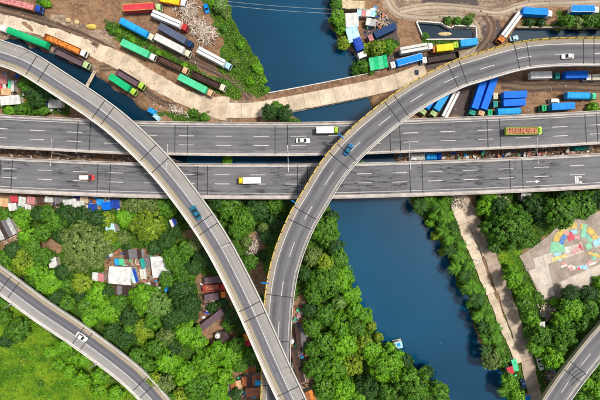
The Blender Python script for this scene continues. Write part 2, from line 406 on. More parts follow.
def water_sheet(name, pts, m):
    mb = MB(); mb.add([(W(x, y).x, W(x, y).y, -1.25) for x, y in pts], [tuple(range(len(pts)))]); tag(mb.build(name, m), kind='structure')
water_sheet('river_water', [(-100, 950), (1050, 950), (1050, 120), (402, 120), (402, -550), (186, -550), (186, 180), (-100, 180)], water_material())
ditch = water_material('ditch_water', 0.34)      # river water colours scaled darker for the side canal and the pond
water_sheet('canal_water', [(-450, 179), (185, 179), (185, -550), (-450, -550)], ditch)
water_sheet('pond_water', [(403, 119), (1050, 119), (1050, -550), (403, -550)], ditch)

# ------------------------------------------------------------------ paths along which roads run
class Path:
    def __init__(s, pts, step=1.0):
        P = [Vector(p) for p in pts]; P = [P[0]*2-P[1]]+P+[P[-1]*2-P[-2]]
        dense = []
        for i in range(1, len(P)-2):
            a, b, c, d = P[i-1:i+3]
            for k in range(24):
                t = k/24
                dense.append(0.5*((2*b)+(c-a)*t+(2*a-5*b+4*c-d)*t*t+(3*b-a-3*c+d)*t**3))
        dense.append(P[-2])
        s.p = np.array([tuple(q) for q in dense])
        s.s = np.concatenate([[0], np.cumsum(np.linalg.norm(np.diff(s.p[:, :2], axis=0), axis=1))]); s.L = s.s[-1]
    def pos(s, t): return np.array([np.interp(t, s.s, s.p[:, k]) for k in range(3)])
    def frame(s, t):
        a, b = s.pos(max(0, t-0.8)), s.pos(min(s.L, t+0.8)); d = (b-a)[:2]; d /= np.linalg.norm(d)
        return s.pos(t), d, np.array([-d[1], d[0]])        # position, tangent, left normal
    def nearest(s, x, y):
        k = np.argmin((s.p[:, 0]-x)**2+(s.p[:, 1]-y)**2); return s.s[k]
    def pt(s, t, lat, dz=0):
        p, d, n = s.frame(t); return Vector((p[0]+n[0]*lat, p[1]+n[1]*lat, p[2]+dz))

def sweep(path, s0, s1, prof, mb=None, step=2.0, closed=True, width=None, skew=0.0):
    mb = mb or MB(); k = max(1, int(math.ceil((s1-s0)/step))); rings = []; uv = []
    for i in range(k+1):
        t = s0+(s1-s0)*i/k; p, d, n = path.frame(t)
        rings.append([(p[0]+n[0]*a, p[1]+n[1]*a, p[2]+z) for a, z in prof])
        if width: uv += [(0.5-a/width, t) for a, z in prof]
    m = len(prof); n0 = len(mb.v)
    if closed: mb.loft(rings)
    else:
        vs = [q for r in rings for q in r]
        mb.add(vs, [(i*m+j+1, i*m+j, (i+1)*m+j, (i+1)*m+j+1) for i in range(k) for j in range(m-1)])
        if width: mb.uv = (mb.uv or [])+uv
    return mb

def rect(a, b, z0, z1): return [(a, z0), (b, z0), (b, z1), (a, z1)]

def elevated(name, label, cat, px, width, asph, joints, parL=('conc', 0.5, 0.95), parR=('conc', 0.5, 0.95), kerbL=0.9, kerbR=0.9, solids=(), dashes=(), dash=(5.6, 14.0, 0.0), thick=1.7, group=None, piers=True, yellowL=False, pier_skip=(), pier_w=0.55):
    """px: list of (photo x, photo y, deck height)"""
    path = Path([W(*q) for q in px])
    st = path.pos(path.L*0.5)
    t = thing(name, label, cat, (st[0], st[1], -0.2), 0, group)
    hw = width/2
    body = sweep(path, 0, path.L, [(hw, -0.02), (hw, -0.55), (hw*0.5, -0.8), (hw*0.42, -thick), (-hw*0.42, -thick), (-hw*0.5, -0.8), (-hw, -0.55), (-hw, -0.02)])
    body.build('deck', conc, t, True)
    surf = sweep(path, 0, path.L, [(hw-0.3, 0.004), (hw*0.5, 0.03), (0, 0.05), (-hw*0.5, 0.03), (-hw+0.3, 0.004)], closed=False, width=width)
    surf.build('road_surface', asph, t, True)
    zl = lambda a: 0.05-0.045*abs(a)/hw
    for side, par, kb in ((1, parL, kerbL), (-1, parR, kerbR)):
        m = {'conc': conc, 'white': conc_w, 'tan': conc_t, 'dark': conc_d, 'edge': conc_e}[par[0]]
        w_, h_ = par[1], par[2]; a = side*hw
        prof = [(a, -0.35), (a, h_), (a-side*w_*0.45, h_), (a-side*w_*0.6, 0.35), (a-side*w_, 0.0)]
        if side < 0: prof = prof[::-1]
        if not (yellowL and side > 0): sweep(path, 0, path.L, prof).build('parapet', m, t, True)
        else:
            L = 3.3; k = 0; s = 0
            while s < path.L-0.5:
                e = min(path.L, s+L)
                sweep(path, s+0.0, e-0.5, prof).build('barrier_panel', yellow_p, t, True)
                pr2 = [(a-0.01, -0.35), (a-0.01, h_-0.08), (a-w_*0.4, h_-0.08), (a-w_*0.55, 0.3), (a-w_+0.03, 0.0)]
                sweep(path, e-0.5, e, pr2).build('barrier_post', black_p, t, True)
                s += L
        if kb:
            b0 = a-side*(w_-0.02); b1 = a-side*(w_+kb)
            pr = rect(min(b0, b1), max(b0, b1), -0.02, 0.085)
            sweep(path, 0, path.L, pr).build('kerb_strip', conc_e, t, True)
    jl = []
    for (jx, jy) in joints:
        q = W(jx, jy, px[len(px)//2][2]); s = path.nearest(q.x, q.y); jl.append(s)
        pr = [(hw-0.05, 0.010+0.085*(kerbL > 0)), (hw*0.5, 0.075), (0, 0.085), (-hw*0.5, 0.075), (-hw+0.05, 0.010+0.085*(kerbR > 0))]
        mb = MB(); sweep(path, s-0.14, s+0.14, [(hw-0.45, 0.0), (hw-0.45, 0.035), (hw*0.5, 0.055), (0, 0.075), (-hw*0.5, 0.055), (-hw+0.45, 0.035), (-hw+0.45, 0.0)][::-1], mb)
        mb.build('expansion_joint', joint_m, t, True)
    def strip(s0, s1, a, w_, m, nm):
        pr = [(a-w_/2, zl(a)-0.03), (a+w_/2, zl(a)-0.03), (a+w_/2, zl(a)+0.006), (a-w_/2, zl(a)+0.006)]
        sweep(path, s0, s1, pr).build(nm, m, t, True)
    for (f, w_, c) in solids:
        strip(0, path.L, hw-f*width, w_, white_line if c == 'w' else yellow_line, 'edge_line')
    dl, dp, ph = dash
    for f in dashes:
        s = ph
        while s+dl < path.L:
            strip(s, s+dl, hw-f*width, 0.2, white_line, 'lane_dash'); s += dp
    if piers:
        for k in range(len(jl)):
            if k in pier_skip: continue
            s = jl[k]
            if k and abs(jl[k]-jl[k-1]) < 12 and (k-1) not in pier_skip: continue
            p, d, n = path.frame(s); zt = p[2]-thick+0.05; rz = math.atan2(d[1], d[0])
            g = min(gz(p[0], p[1]), -0.2)-1.0
            mb = MB(); mb.box((p[0], p[1], (g+zt-1.2)/2), (1.5, 2.6, zt-1.2-g), rz)
            ca_, sa_ = math.cos(rz), math.sin(rz); rings = []
            for (hw2, zz) in ((1.3, zt-1.6), (hw*pier_w*1.25, zt-0.6), (hw*pier_w*1.25, zt)):
                rings.append([(p[0]+x*ca_-y*sa_, p[1]+x*sa_+y*ca_, zz) for x, y in ((-0.8, -hw2), (0.8, -hw2), (0.8, hw2), (-0.8, hw2))])
            mb.loft(rings); mb.build('pier', conc_d, t, True)
    return t, path

# highway carriageways ---------------------------------------------------
G = lambda v, b=1.0: (v, v*0.985, v*(1.0+0.03*b))
asphH1 = asphalt('asphalt_upper_carriageway', [(0, (0.30, 0.26, 0.22)), (0.10, G(0.20)), (0.17, G(0.155)), (0.28, G(0.205)), (0.36, G(0.15)), (0.42, G(0.20)), (0.50, G(0.155)), (0.58, G(0.20)), (0.66, G(0.17)), (0.74, G(0.20)), (0.80, G(0.19)), (0.88, G(0.235)), (1, (0.30, 0.26, 0.22))], stain=0.35)
asphH2 = asphalt('asphalt_lower_carriageway', [(0, (0.28, 0.25, 0.22)), (0.10, G(0.16)), (0.18, G(0.20)), (0.30, G(0.19)), (0.40, G(0.165)), (0.50, G(0.205)), (0.60, G(0.18)), (0.68, G(0.205)), (0.80, G(0.17)), (0.90, G(0.22)), (1, (0.30, 0.26, 0.22))], stain=0.8, patch=0.35)
ZH = 9.0
H1 = [(-90, 126), (0, 131.5), (60, 134.5), (120, 137.5), (180, 138.7), (240, 139.3), (300, 139.2), (360, 137.8), (420, 135.5), (480, 133.3), (540, 130.8), (600, 127.5), (690, 122)]
H2 = [(-90, 169), (0, 174.7), (60, 177.5), (120, 179.7), (180, 181), (240, 181.5), (300, 181.5), (360, 180.5), (420, 178.8), (480, 176.6), (540, 174), (600, 170.8), (690, 165)]
jr = lambda xs_, y: [(x, y) for x in xs_]
h1, pH1 = elevated('elevated_highway', 'upper of the two straight grey elevated carriageways crossing the whole picture', 'highway', [(x, y, ZH) for x, y in H1], 12.7, asphH1,
    jr((-22, -11, 78.5, 89.5, 176, 187.5, 275.5, 286.5, 389, 400, 487.5, 499, 586, 597.5), 135), parL=('edge', 0.5, 0.9), parR=('edge', 0.5, 0.9), kerbL=0.55, kerbR=0.35,
    solids=((0.13, 0.15, 'w'), (0.925, 0.15, 'w')), dashes=(0.41, 0.68), dash=(5.6, 14.1, 3.0))
h2, pH2 = elevated('elevated_highway', 'lower of the two straight grey elevated carriageways, stained with black streaks', 'highway', [(x, y, ZH) for x, y in H2], 13.3, asphH2,
    jr((10.5, -1, 97, 109, 196.5, 208.5, 296.5, 308, 411, 422.5, 511, 522.5, 611, 622), 178), parL=('edge', 0.5, 0.9), parR=('edge', 0.5, 0.9), kerbL=0.35, kerbR=0.9,
    solids=((0.075, 0.15, 'w'), (0.83, 0.15, 'w')), dashes=(0.31, 0.57), dash=(5.6, 13.4, 8.0))
# right hand curved flyover ------------------------------------------------
LANE = (0.175, 0.172, 0.182); TRK = (0.125, 0.122, 0.135); SHT = (0.36, 0.30, 0.23)
asphA = asphalt('asphalt_curved_flyover', [(0, SHT), (0.17, (0.35, 0.30, 0.24)), (0.20, (0.27, 0.26, 0.25)), (0.26, LANE), (0.36, TRK), (0.44, LANE), (0.54, (0.20, 0.198, 0.205)), (0.62, LANE), (0.70, TRK), (0.80, (0.20, 0.195, 0.20)), (0.88, (0.19, 0.185, 0.19)), (1, (0.30, 0.28, 0.25))], stain=0.1)
A = [(255, 460, 16), (271, 420, 16.5), (275, 400, 16.6), (276, 370, 16.8), (276.5, 337, 17), (279.5, 296, 17), (286, 262, 16.8), (299, 227, 16.5), (314, 200, 16.3), (337, 164, 16), (369.5, 131, 15.6), (410, 100, 15), (452, 77, 14), (480, 67.5, 13.3), (517, 57, 12.5), (549, 53, 12), (600, 52, 11.5), (700, 54, 11)]
fa, pA = elevated('curved_flyover', 'curved two-lane flyover with a yellow painted barrier sweeping from bottom middle to upper right', 'flyover', A, 10.5, asphA,
    [(276, 385), (276, 340), (278, 295), (296, 222), (301, 211), (340, 161), (347.5, 153.5), (392, 111), (403, 108), (455, 74), (466.5, 72), (523.5, 57), (535, 54.5), (593, 52.5), (604, 52.5)],
    parL=('tan', 0.32, 1.0), parR=('white', 0.42, 1.0), kerbL=0, kerbR=0.35, solids=((0.205, 0.2, 'w'), (0.90, 0.15, 'w'), (0.945, 0.14, 'y')), dashes=(0.56,), dash=(5.6, 14.6, 2.0), yellowL=True, pier_w=0.5, pier_skip=(1,))
# left hand curved flyover ---------------------------------------------------
asphB = asphalt('asphalt_left_flyover', [(0, (0.40, 0.37, 0.32)), (0.09, (0.40, 0.37, 0.33)), (0.44, (0.33, 0.32, 0.31)), (0.455, (0.30, 0.29, 0.29)), (0.475, (0.22, 0.22, 0.235)), (0.54, (0.145, 0.142, 0.165)), (0.60, (0.215, 0.215, 0.23)), (0.66, (0.15, 0.147, 0.17)), (0.74, (0.23, 0.225, 0.225)), (0.80, (0.36, 0.31, 0.24)), (1, (0.40, 0.36, 0.30))], stain=0.0, patch=0.15)
B = [(-80, 27, 15), (-30, 43, 15), (0, 53, 15.2), (25.5, 62.5, 15.4), (55.5, 81, 15.7), (97, 108.5, 16), (126, 131.5, 16.3), (161.5, 167, 16.8), (193.5, 207.5, 17.8), (220.5, 249, 19.3), (248.5, 304, 21.8), (277, 368, 24), (293, 402, 24.6), (318, 458, 25.2)]
fb, pB = elevated('curved_flyover', 'curved single-lane flyover with pale parapets crossing above everything from upper left to bottom middle', 'flyover', B, 9.15, asphB,
    [(-40, 40), (29, 65), (41, 71), (97, 108), (107, 116), (149, 152), (160, 164), (203, 221), (210, 229), (246.5, 304), (251, 315), (283, 384), (289, 395)],
    parL=('white', 0.5, 1.0), parR=('white', 0.5, 1.0), kerbL=0, kerbR=0, solids=((0.45, 0.2, 'w'), (0.79, 0.16, 'y'), (0.90, 0.12, 'w')), dashes=(), pier_w=0.45, pier_skip=(9, 10))
# lower left and lower right ramps -------------------------------------------
asphC = asphalt('asphalt_low_ramp', [(0, (0.40, 0.33, 0.24)), (0.10, (0.40, 0.34, 0.27)), (0.20, (0.40, 0.33, 0.25)), (0.235, (0.20, 0.195, 0.20)), (0.34, (0.125, 0.122, 0.145)), (0.44, (0.185, 0.185, 0.20)), (0.54, (0.125, 0.122, 0.145)), (0.60, (0.22, 0.22, 0.22)), (0.65, (0.33, 0.32, 0.31)), (1, (0.36, 0.34, 0.32))], patch=0.15)
C = [(-70, 236), (-20, 266), (0, 279.5), (40.5, 309.5), (75.5, 333), (113, 360.5), (136, 379.5), (157, 402), (190, 446)]
fc, pC = elevated('ramp_road', 'single-lane elevated ramp between trees and lawn in the lower left corner', 'ramp', [(x, y, 8.0) for x, y in C], 8.9, asphC,
    [(-40, 255), (6, 283), (15, 290), (78, 336), (87, 342), (140, 384), (148, 391)], parL=('white', 0.42, 0.95), parR=('white', 0.45, 0.95), kerbL=0, kerbR=0, solids=((0.22, 0.16, 'y'), (0.62, 0.2, 'w')), dashes=(), pier_w=0.45)
asphD = asphalt('asphalt_corner_ramp', [(0, (0.38, 0.34, 0.25)), (0.14, (0.34, 0.31, 0.24)), (0.22, (0.19, 0.187, 0.195)), (0.34, (0.14, 0.137, 0.15)), (0.48, (0.20, 0.197, 0.20)), (0.66, (0.15, 0.147, 0.16)), (0.80, (0.20, 0.197, 0.20)), (1, (0.33, 0.31, 0.29))], patch=0.15, stain=0.25)
D = [(520, 460), (545, 417), (555, 399.5), (570, 378), (586, 357.5), (603, 337), (640, 298), (700, 245)]
fd, pD = elevated('ramp_road', 'two-lane elevated ramp with tyre skid marks in the lower right corner', 'ramp', [(x, y, 8.0) for x, y in D], 9.4, asphD,
    [(530, 440), (574, 377), (580, 370), (640, 298)], parL=('tan', 0.42, 0.95), parR=('white', 0.45, 0.95), kerbL=0.35, kerbR=0.3, solids=((0.19, 0.16, 'w'), (0.90, 0.15, 'w')), dashes=(0.55,), dash=(5.6, 13.0, 4.0), pier_w=0.45)
def skid(path, s0, lat, ln, parent, bend):
    mb = MB()
    for o in (0, 1.5):
        rings = []
        for i in range(7):
            t = i/6; a = lat-o+bend*t*t
            rings.append([(path.pt(s0+ln*t, a+q*0.12, 0.075+zz)) for q, zz in ((-1, 0), (1, 0), (1, 0.006), (-1, 0.006))])
        mb.loft(rings)
    mb.build('skid_mark', joint_m, parent, True)
q = W(575, 375, 8); sD = pD.nearest(q.x, q.y)
skid(pD, sD-4, -0.6, 7, fd, -1.8); skid(pD, sD-1, 1.6, 4, fd, -1.0)

# painted arrow and box on the lower carriageway
def road_mark(path, px, py, z, polys, parent, name):
    q = W(px, py, z); s = path.nearest(q.x, q.y); p, d, n = path.frame(s)
    lat = float(np.dot(np.array([q.x-p[0], q.y-p[1]]), n)); mb = MB()
    for pl in polys:
        pts = [path.pt(s+a, lat+b) for a, b in pl]
        mb.prism(pts, z+0.02, z+0.085)
    mb.build(name, white_line, parent, True)
road_mark(pH2, 532, 181.7, ZH, [[(-2.6, -0.14), (0.9, -0.14), (0.9, 0.14), (-2.6, 0.14)], [(1.0, -0.6), (2.8, 0), (1.0, 0.6)]], h2, 'painted_arrow')
road_mark(pH2, 577, 179.5, ZH, [[(-1.3, -1.3), (-0.7, -1.3), (-0.7, 1.3), (-1.3, 1.3)], [(-0.5, -1.3), (0.1, -1.3), (0.1, 1.3), (-0.5, 1.3)], [(0.3, -1.3), (1.3, -1.3), (1.3, -0.7), (0.3, -0.7)], [(0.3, 0.7), (1.3, 0.7), (1.3, 1.3), (0.3, 1.3)]], h2, 'painted_box')

# ------------------------------------------------------------------ ground roads made of concrete slabs
slab_ms = [pm('slab_a', (0.56, 0.455, 0.335), 0.9, 0.2, 0.22, 0.75, (0.33, 0.23, 0.15)), pm('slab_b', (0.53, 0.425, 0.31), 0.9, 0.22, 0.22, 0.8, (0.30, 0.20, 0.13)), pm('slab_c', (0.59, 0.49, 0.375), 0.9, 0.2, 0.22, 0.7, (0.35, 0.26, 0.18))]
greyslab_ms = [pm('slab_grey_a', (0.42, 0.33, 0.25), 0.9, 0.25, 0.3, 0.8, (0.20, 0.14, 0.10)), pm('slab_grey_b', (0.37, 0.29, 0.22), 0.9, 0.25, 0.3, 0.8, (0.17, 0.12, 0.09))]
def slab_road(name, px, widths, slab_len, ms, z=0.0, rows=1, thick=0.5):
    path = Path([W(x, y, 0) for x, y in px]); n = int(path.L/slab_len)
    root = bpy.data.objects.new(name, None); COL.objects.link(root); root.location = tuple(path.pos(path.L/2)); root.location.z = z
    tag(root, kind='structure')
    r = random.Random(len(px)); ss = [path.L*k/n for k in range(n+1)]
    wf = lambda s: np.interp(s/path.L, np.linspace(0, 1, len(widths)), widths)
    for k in range(n):
        for j in range(rows):
            dz = z+r.uniform(-0.02, 0.03)
            a0, a1 = -0.5+j/rows, -0.5+(j+1)/rows
            rings = []
            for t in (ss[k]+0.03, (ss[k]+ss[k+1])/2, ss[k+1]-0.03):
                w_ = wf(t); g = 0.03
                rings.append([path.pt(t, a0*w_+g, dz-thick), path.pt(t, a1*w_-g, dz-thick), path.pt(t, a1*w_-g+r.uniform(-.35, .35)*(j == rows-1), dz), path.pt(t, a0*w_+g+r.uniform(-.35, .35)*(j == 0), dz)])
            mb = MB(); mb.loft(rings); mb.build('slab', r.choice(ms), root, True)
    return root, path
slab_road('yard_road', [(-60, 0), (0, 19), (45, 31), (75, 42), (120, 61), (150, 79), (180, 95), (205, 105), (228, 109)], [6.2, 5.2, 4.6, 4.4, 5.6, 7.5, 6.5, 6.4, 9.5], 5.2, slab_ms, 0.06, 1)
# beaten dirt tracks that follow the ground
tr_m = asphalt('dirt_track_pale', [(0, (0.34, 0.25, 0.17)), (0.16, (0.52, 0.42, 0.30)), (0.30, (0.30, 0.22, 0.155)), (0.42, (0.56, 0.46, 0.34)), (0.62, (0.54, 0.44, 0.32)), (0.74, (0.31, 0.225, 0.16)), (0.86, (0.50, 0.40, 0.29)), (1, (0.30, 0.215, 0.15))], stain=0.0, patch=0.6)
tr_d = asphalt('dirt_track_dark', [(0, (0.20, 0.125, 0.08)), (0.18, (0.15, 0.095, 0.065)), (0.32, (0.10, 0.065, 0.048)), (0.48, (0.24, 0.155, 0.10)), (0.64, (0.22, 0.145, 0.095)), (0.76, (0.10, 0.065, 0.048)), (1, (0.19, 0.12, 0.08))], stain=0.25, patch=0.6)
def dirt_track(px, w_, m, name='dirt_track'):
    path = Path([W(x, y, 0) for x, y in px]); n = int(path.L/0.8); mb = MB(); uv = []; r_ = random.Random(int(px[0][0]))
    J = 9; vs = []; e0 = e1 = 0
    for i in range(n+1):
        t = path.L*i/n; e0 = 0.8*e0+r_.uniform(-.22, .22); e1 = 0.8*e1+r_.uniform(-.22, .22)
        for j in range(J):
            f = j/(J-1); a = (0.5-f)*w_+(e0 if f < 0.2 else e1 if f > 0.8 else 0)
            q = path.pt(t, a); rut = -0.05 if j in (2, 6) else 0.0
            vs.append((q.x, q.y, gz(q.x, q.y)+(0.075+rut if 0 < j < J-1 else -0.03))); uv.append((f, t))
    mb.add(vs, [(i*J+j+1, i*J+j, (i+1)*J+j, (i+1)*J+j+1) for i in range(n) for j in range(J-1)]); mb.uv = uv
    tag(mb.build(name, m, smooth=True), kind='structure')
dirt_track([(380, -20), (388, 2), (398, 13), (420, 17.5), (450, 16), (466, 19), (476, 31), (472, 48), (452, 62)], 4.2, tr_m)
dirt_track([(400, 12), (430, 7), (470, 9), (500, 12), (530, 4), (580, 2), (640, 0)], 3.6, tr_m)
dirt_track([(486, 14), (492, 26), (488, 40), (478, 52)], 4.6, tr_d)
dirt_track([(-10, 6), (30, 17), (66, 29), (100, 44), (126, 62)], 3.4, tr_d)
dirt_track([(502, 84), (530, 87), (565, 86), (612, 88)], 4.4, tr_d)
dirt_track([(160, 40), (176, 54), (196, 62), (232, 80), (250, 98)], 2.8, tr_d)
dirt_track([(100, 68), (124, 70), (150, 96), (176, 108)], 3.0, tr_d)
# low bridge over the river
lb = thing('low_bridge', 'low pale concrete road bridge with a brown dirt verge over the dark river', 'bridge', tuple(W(310, 98, 0)))
pE = Path([W(x, y, 0.3) for x, y in ((226, 107), (250, 107), (275, 103), (310, 96.5), (360, 86.5), (392, 79), (425, 67))])
r = random.Random(3); n = 13
for k in range(n):
    s0, s1 = pE.L*k/n, pE.L*(k+1)/n
    sweep(pE, s0+0.04, s1-0.04, rect(-4.3, 1.7, -0.75, r.uniform(0.0, 0.04))).build('slab', r.choice(slab_ms), lb, True)
sweep(pE, 0, pE.L, rect(-4.8, 4.6, -1.15, -0.72)).build('deck', conc_d, lb, True)
soilm = pm('verge_soil', (0.20, 0.115, 0.07), 0.95, 0.4, 0.6, 0.7, (0.36, 0.27, 0.18))
sweep(pE, pE.L*0.2, pE.L, [(1.72, -0.72), (4.2, -0.72), (4.2, -0.02), (3.0, 0.06), (1.72, 0.02)]).build('dirt_verge', soilm, lb, True)
sweep(pE, pE.L*0.22, pE.L*0.78, rect(4.22, 4.55, -0.72, 0.45)).build('parapet', conc_w, lb, True)
sweep(pE, pE.L*0.40, pE.L*0.90, rect(-4.62, -4.32, -0.72, 0.45)).build('parapet', conc_t, lb, True)
for f in (0.40, 0.55, 0.70):
    p, d, nn = pE.frame(pE.L*f); MB().box((p[0], p[1], -2.6), (1.0, 7.5, 3.6), math.atan2(d[1], d[0])).build('pier', conc_d, lb, True)

slab_road('bank_walkway', [(455, 204), (464, 228), (474, 252), (487, 285), (505, 330), (519, 363)], [3.4, 4.2, 3.8, 3.2, 3.0, 2.4], 4.2, slab_ms, 0.10)
slab_road('bank_road', [(453, 188), (466, 206), (484.5, 243), (505.5, 296), (524.5, 352), (537, 402), (556, 470)], [5.4, 5.2, 5.0, 5.2, 5.2, 5.2, 5.4], 5.0, greyslab_ms, 0.06)

# plaza with the painted floor --------------------------------------------
pl = thing('plaza', 'worn concrete plaza with a colourful painted floor at the right edge', 'plaza', tuple(W(565, 255, 0)))
def px_prism(pts, z0, z1): return MB().prism([W(x, y, 0) for x, y in reversed(pts)], z0, z1)
plz = pm('plaza_concrete', (0.33, 0.27, 0.22), 0.9, 0.25, 0.25, 0.6, (0.17, 0.13, 0.11))
plz2 = pm('plaza_concrete_light', (0.52, 0.45, 0.38), 0.9, 0.18, 0.3, 0.5, (0.30, 0.24, 0.20))
px_prism([(519, 256), (532, 248), (548, 236), (556, 228), (575, 218), (600, 211), (640, 200), (660, 262), (600, 281), (575, 292), (556, 301), (541, 299), (533, 282), (524, 264)], -0.4, 0.05).build('paving', plz, pl, True)
# slabs of the lighter walk
ca_, cb_ = Vector((523, 262)), Vector((640, 222))
for k in range(12):
    a = ca_.lerp(cb_, k/12); b = ca_.lerp(cb_, (k+1)/12-0.004); d = (b-a).normalized(); nn = Vector((-d.y, d.x)); w_ = 10
    px_prism([tuple(a), tuple(b), tuple(b+nn*w_), tuple(a+nn*w_)], -0.3, 0.075+0.01*(k % 2)).build('slab', plz2 if k % 3 else plz, pl, True)
ca_, cb_ = Vector((548, 268)), Vector((640, 245))
px_prism([(527, 268), (548, 264), (555, 296), (543, 298)], -0.3, 0.07).build('slab', plz2, pl, True)
px_prism([(560, 282), (600, 264), (640, 250), (646, 262), (600, 279), (566, 294)], -0.3, 0.066).build('slab', plz2, pl, True)
MUR = {k: pm('mural_'+k, c, 0.85, 0.2, 0.7, 1.0, (0.36, 0.30, 0.25)) for k, c in {'yellow': (0.62, 0.45, 0.09), 'blue': (0.04, 0.20, 0.52), 'teal': (0.14, 0.46, 0.42), 'green': (0.20, 0.55, 0.33), 'red': (0.58, 0.06, 0.10), 'ltblue': (0.30, 0.58, 0.72), 'pink': (0.62, 0.30, 0.30), 'paleyellow': (0.66, 0.56, 0.22), 'white': (0.7, 0.66, 0.6)}.items()}
MK = [0]
def mark(pts, c):
    MK[0] += 1; px_prism(pts, 0.06, 0.100+0.0015*MK[0]).build('painted_shape', MUR[c], pl, True)
def arc(cx, cy, r0, r1, a0, a1, c, n=4):
    o = [(cx+r1*math.cos(R(a0+(a1-a0)*i/n)), cy-r1*math.sin(R(a0+(a1-a0)*i/n))) for i in range(n+1)]
    q = [(cx+r0*math.cos(R(a0+(a1-a0)*i/n)), cy-r0*math.sin(R(a0+(a1-a0)*i/n))) for i in range(n, -1, -1)]
    mark((o+q)[::-1], c)
for a0, a1, c in ((146, 164, 'yellow'), (128, 145, 'yellow'), (108, 127, 'paleyellow'), (88, 107, 'yellow'), (68, 78, 'yellow'), (36, 58, 'yellow'), (14, 34, 'yellow')): arc(576, 247, 18.5, 24, a0, a1, c)
for a0, a1, c in ((112, 132, 'teal'), (134, 152, 'blue'), (154, 176, 'blue'), (86, 110, 'ltblue'), (40, 60, 'teal'), (18, 38, 'green')): arc(576, 247, 13.2, 17.6, a0, a1, c)
for a0, a1, c in ((200, 222, 'ltblue'), (226, 244, 'pink'), (248, 268, 'white'), (272, 292, 'ltblue'), (296, 318, 'pink'), (322, 344, 'green')): arc(576, 247, 19, 22.5, a0, a1, c)
for a0, a1, c in ((70, 100, 'pink'), (105, 140, 'red'), (180, 215, 'white')): arc(576, 247, 8, 11.5, a0, a1, c)
mark([(583, 224), (587.5, 224.5), (584, 238), (580, 237)], 'green')
mark([(551, 242), (556, 241.5), (565, 246.5), (564.5, 252), (549.5, 252.5)], 'green')
mark([(552.5, 252.8), (562, 252.6), (559, 256), (554, 255.6)], 'ltblue')
for cx, cy, r_, c in ((570.5, 235.5, 3.4, 'red'), (566.5, 232.5, 2.4, 'pink'), (573.5, 252, 2.6, 'pink'), (571, 269, 2.4, 'pink'), (585.5, 267.5, 2.6, 'ltblue'), (580, 247, 1.8, 'red'), (578.5, 268.5, 1.6, 'red')):
    mark([(cx+r_*(1+0.25*math.sin(3*t))*math.cos(t), cy+r_*(1+0.25*math.sin(3*t))*math.sin(t)) for t in [i*math.pi/6 for i in range(12)]], c)
mark([(578, 243), (580.5, 244), (583.5, 250), (581, 250.5)], 'red'); mark([(574, 247), (576.5, 247), (580, 252), (577, 252.5)], 'pink')
mark([(588, 251.5), (612, 258.5), (612, 261.5), (587.5, 254)], 'yellow'); mark([(551, 258), (566, 253.5), (567, 256.5), (552, 262.5)], 'paleyellow')
mark([(592, 241), (606, 235), (608, 242), (594, 247)], 'ltblue'); mark([(585, 244.5), (590.5, 242), (592, 248), (587, 250)], 'green')
mark([(560, 266), (567, 264), (566, 266), (561, 268)], 'white'); mark([(588, 264), (597, 261), (596, 263), (589, 266)], 'white')

# pond rim
rim = thing('pond_rim', 'low pale concrete wall round the small dark pond near the top', 'wall', tuple(W(445, 31, 0)))
RP = [(416, 21), (441, 23), (446, 26), (451, 28), (454, 25.5), (476, 26.5), (476.5, 39), (424, 39.5), (416, 21)]
for a, b in zip(RP[:-1], RP[1:]):
    a3, b3 = W(*a, 0), W(*b, 0); d = b3-a3
    MB().box(((a3.x+b3.x)/2, (a3.y+b3.y)/2, -0.7), (d.length+0.3, 0.45, 2.0), math.atan2(d.y, d.x)).build('wall_section', conc_w, rim, True)
qw = thing('canal_wall', 'straight pale concrete wall edging the canal beside the blue trailers', 'wall', tuple(W(560, 27, 0)))
for k in range(7):
    a3, b3 = W(517+k*18, 27.2+0.2*(k % 2), 0), W(535+k*18-0.4, 27.2+0.2*(k % 2), 0); d = b3-a3
    MB().box(((a3.x+b3.x)/2, (a3.y+b3.y)/2, -0.7), (d.length, 0.5, 2.0), 0).build('wall_section', conc_t, qw, True)

# ------------------------------------------------------------------ vehicles
_wheel = {}
def wheel_mesh(r, w):
    k = (r, w)
    if k not in _wheel:
        mb = MB(); n = 14
        prof = [(r*0.55, -w/2), (r*0.94, -w/2), (r, -w*0.3), (r, w*0.3), (r*0.94, w/2), (r*0.55, w/2)]
        rings = [[(q[0]*math.cos(2*math.pi*i/n), q[1], q[0]*math.sin(2*math.pi*i/n)) for i in range(n)] for q in prof]
        mb.loft(rings, 0, False)
        mb.loft([[(r*0.55*math.cos(2*math.pi*i/n), y, r*0.55*math.sin(2*math.pi*i/n)) for i in range(n)] for y in (-w*0.42, w*0.42)], 1)
        _wheel[k] = mb.mesh('wheel', [tyre, steel])
    return _wheel[k]
def wheels(t, xs_, half, r, w, z0=0):
    for x in xs_:
        for s in (-1, 1): link('wheel', wheel_mesh(r, w), t, (x, s*(half-w/2), r+z0))

def bevelbox(mb, x0, x1, hw, z0, z1, b=0.08, mi=0):
    """box with chamfered upper edges and corners"""
    def ring(x_in, y_in, z):
        a, c, h = x0+x_in, x1-x_in, hw-y_in; e = b
        return [(a+e, -h, z), (c-e, -h, z), (c, -h+e, z), (c, h-e, z), (c-e, h, z), (a+e, h, z), (a, h-e, z), (a, -h+e, z)]
    mb.loft([ring(0, 0, z0), ring(0, 0, z1-b), ring(b, b, z1)], mi)

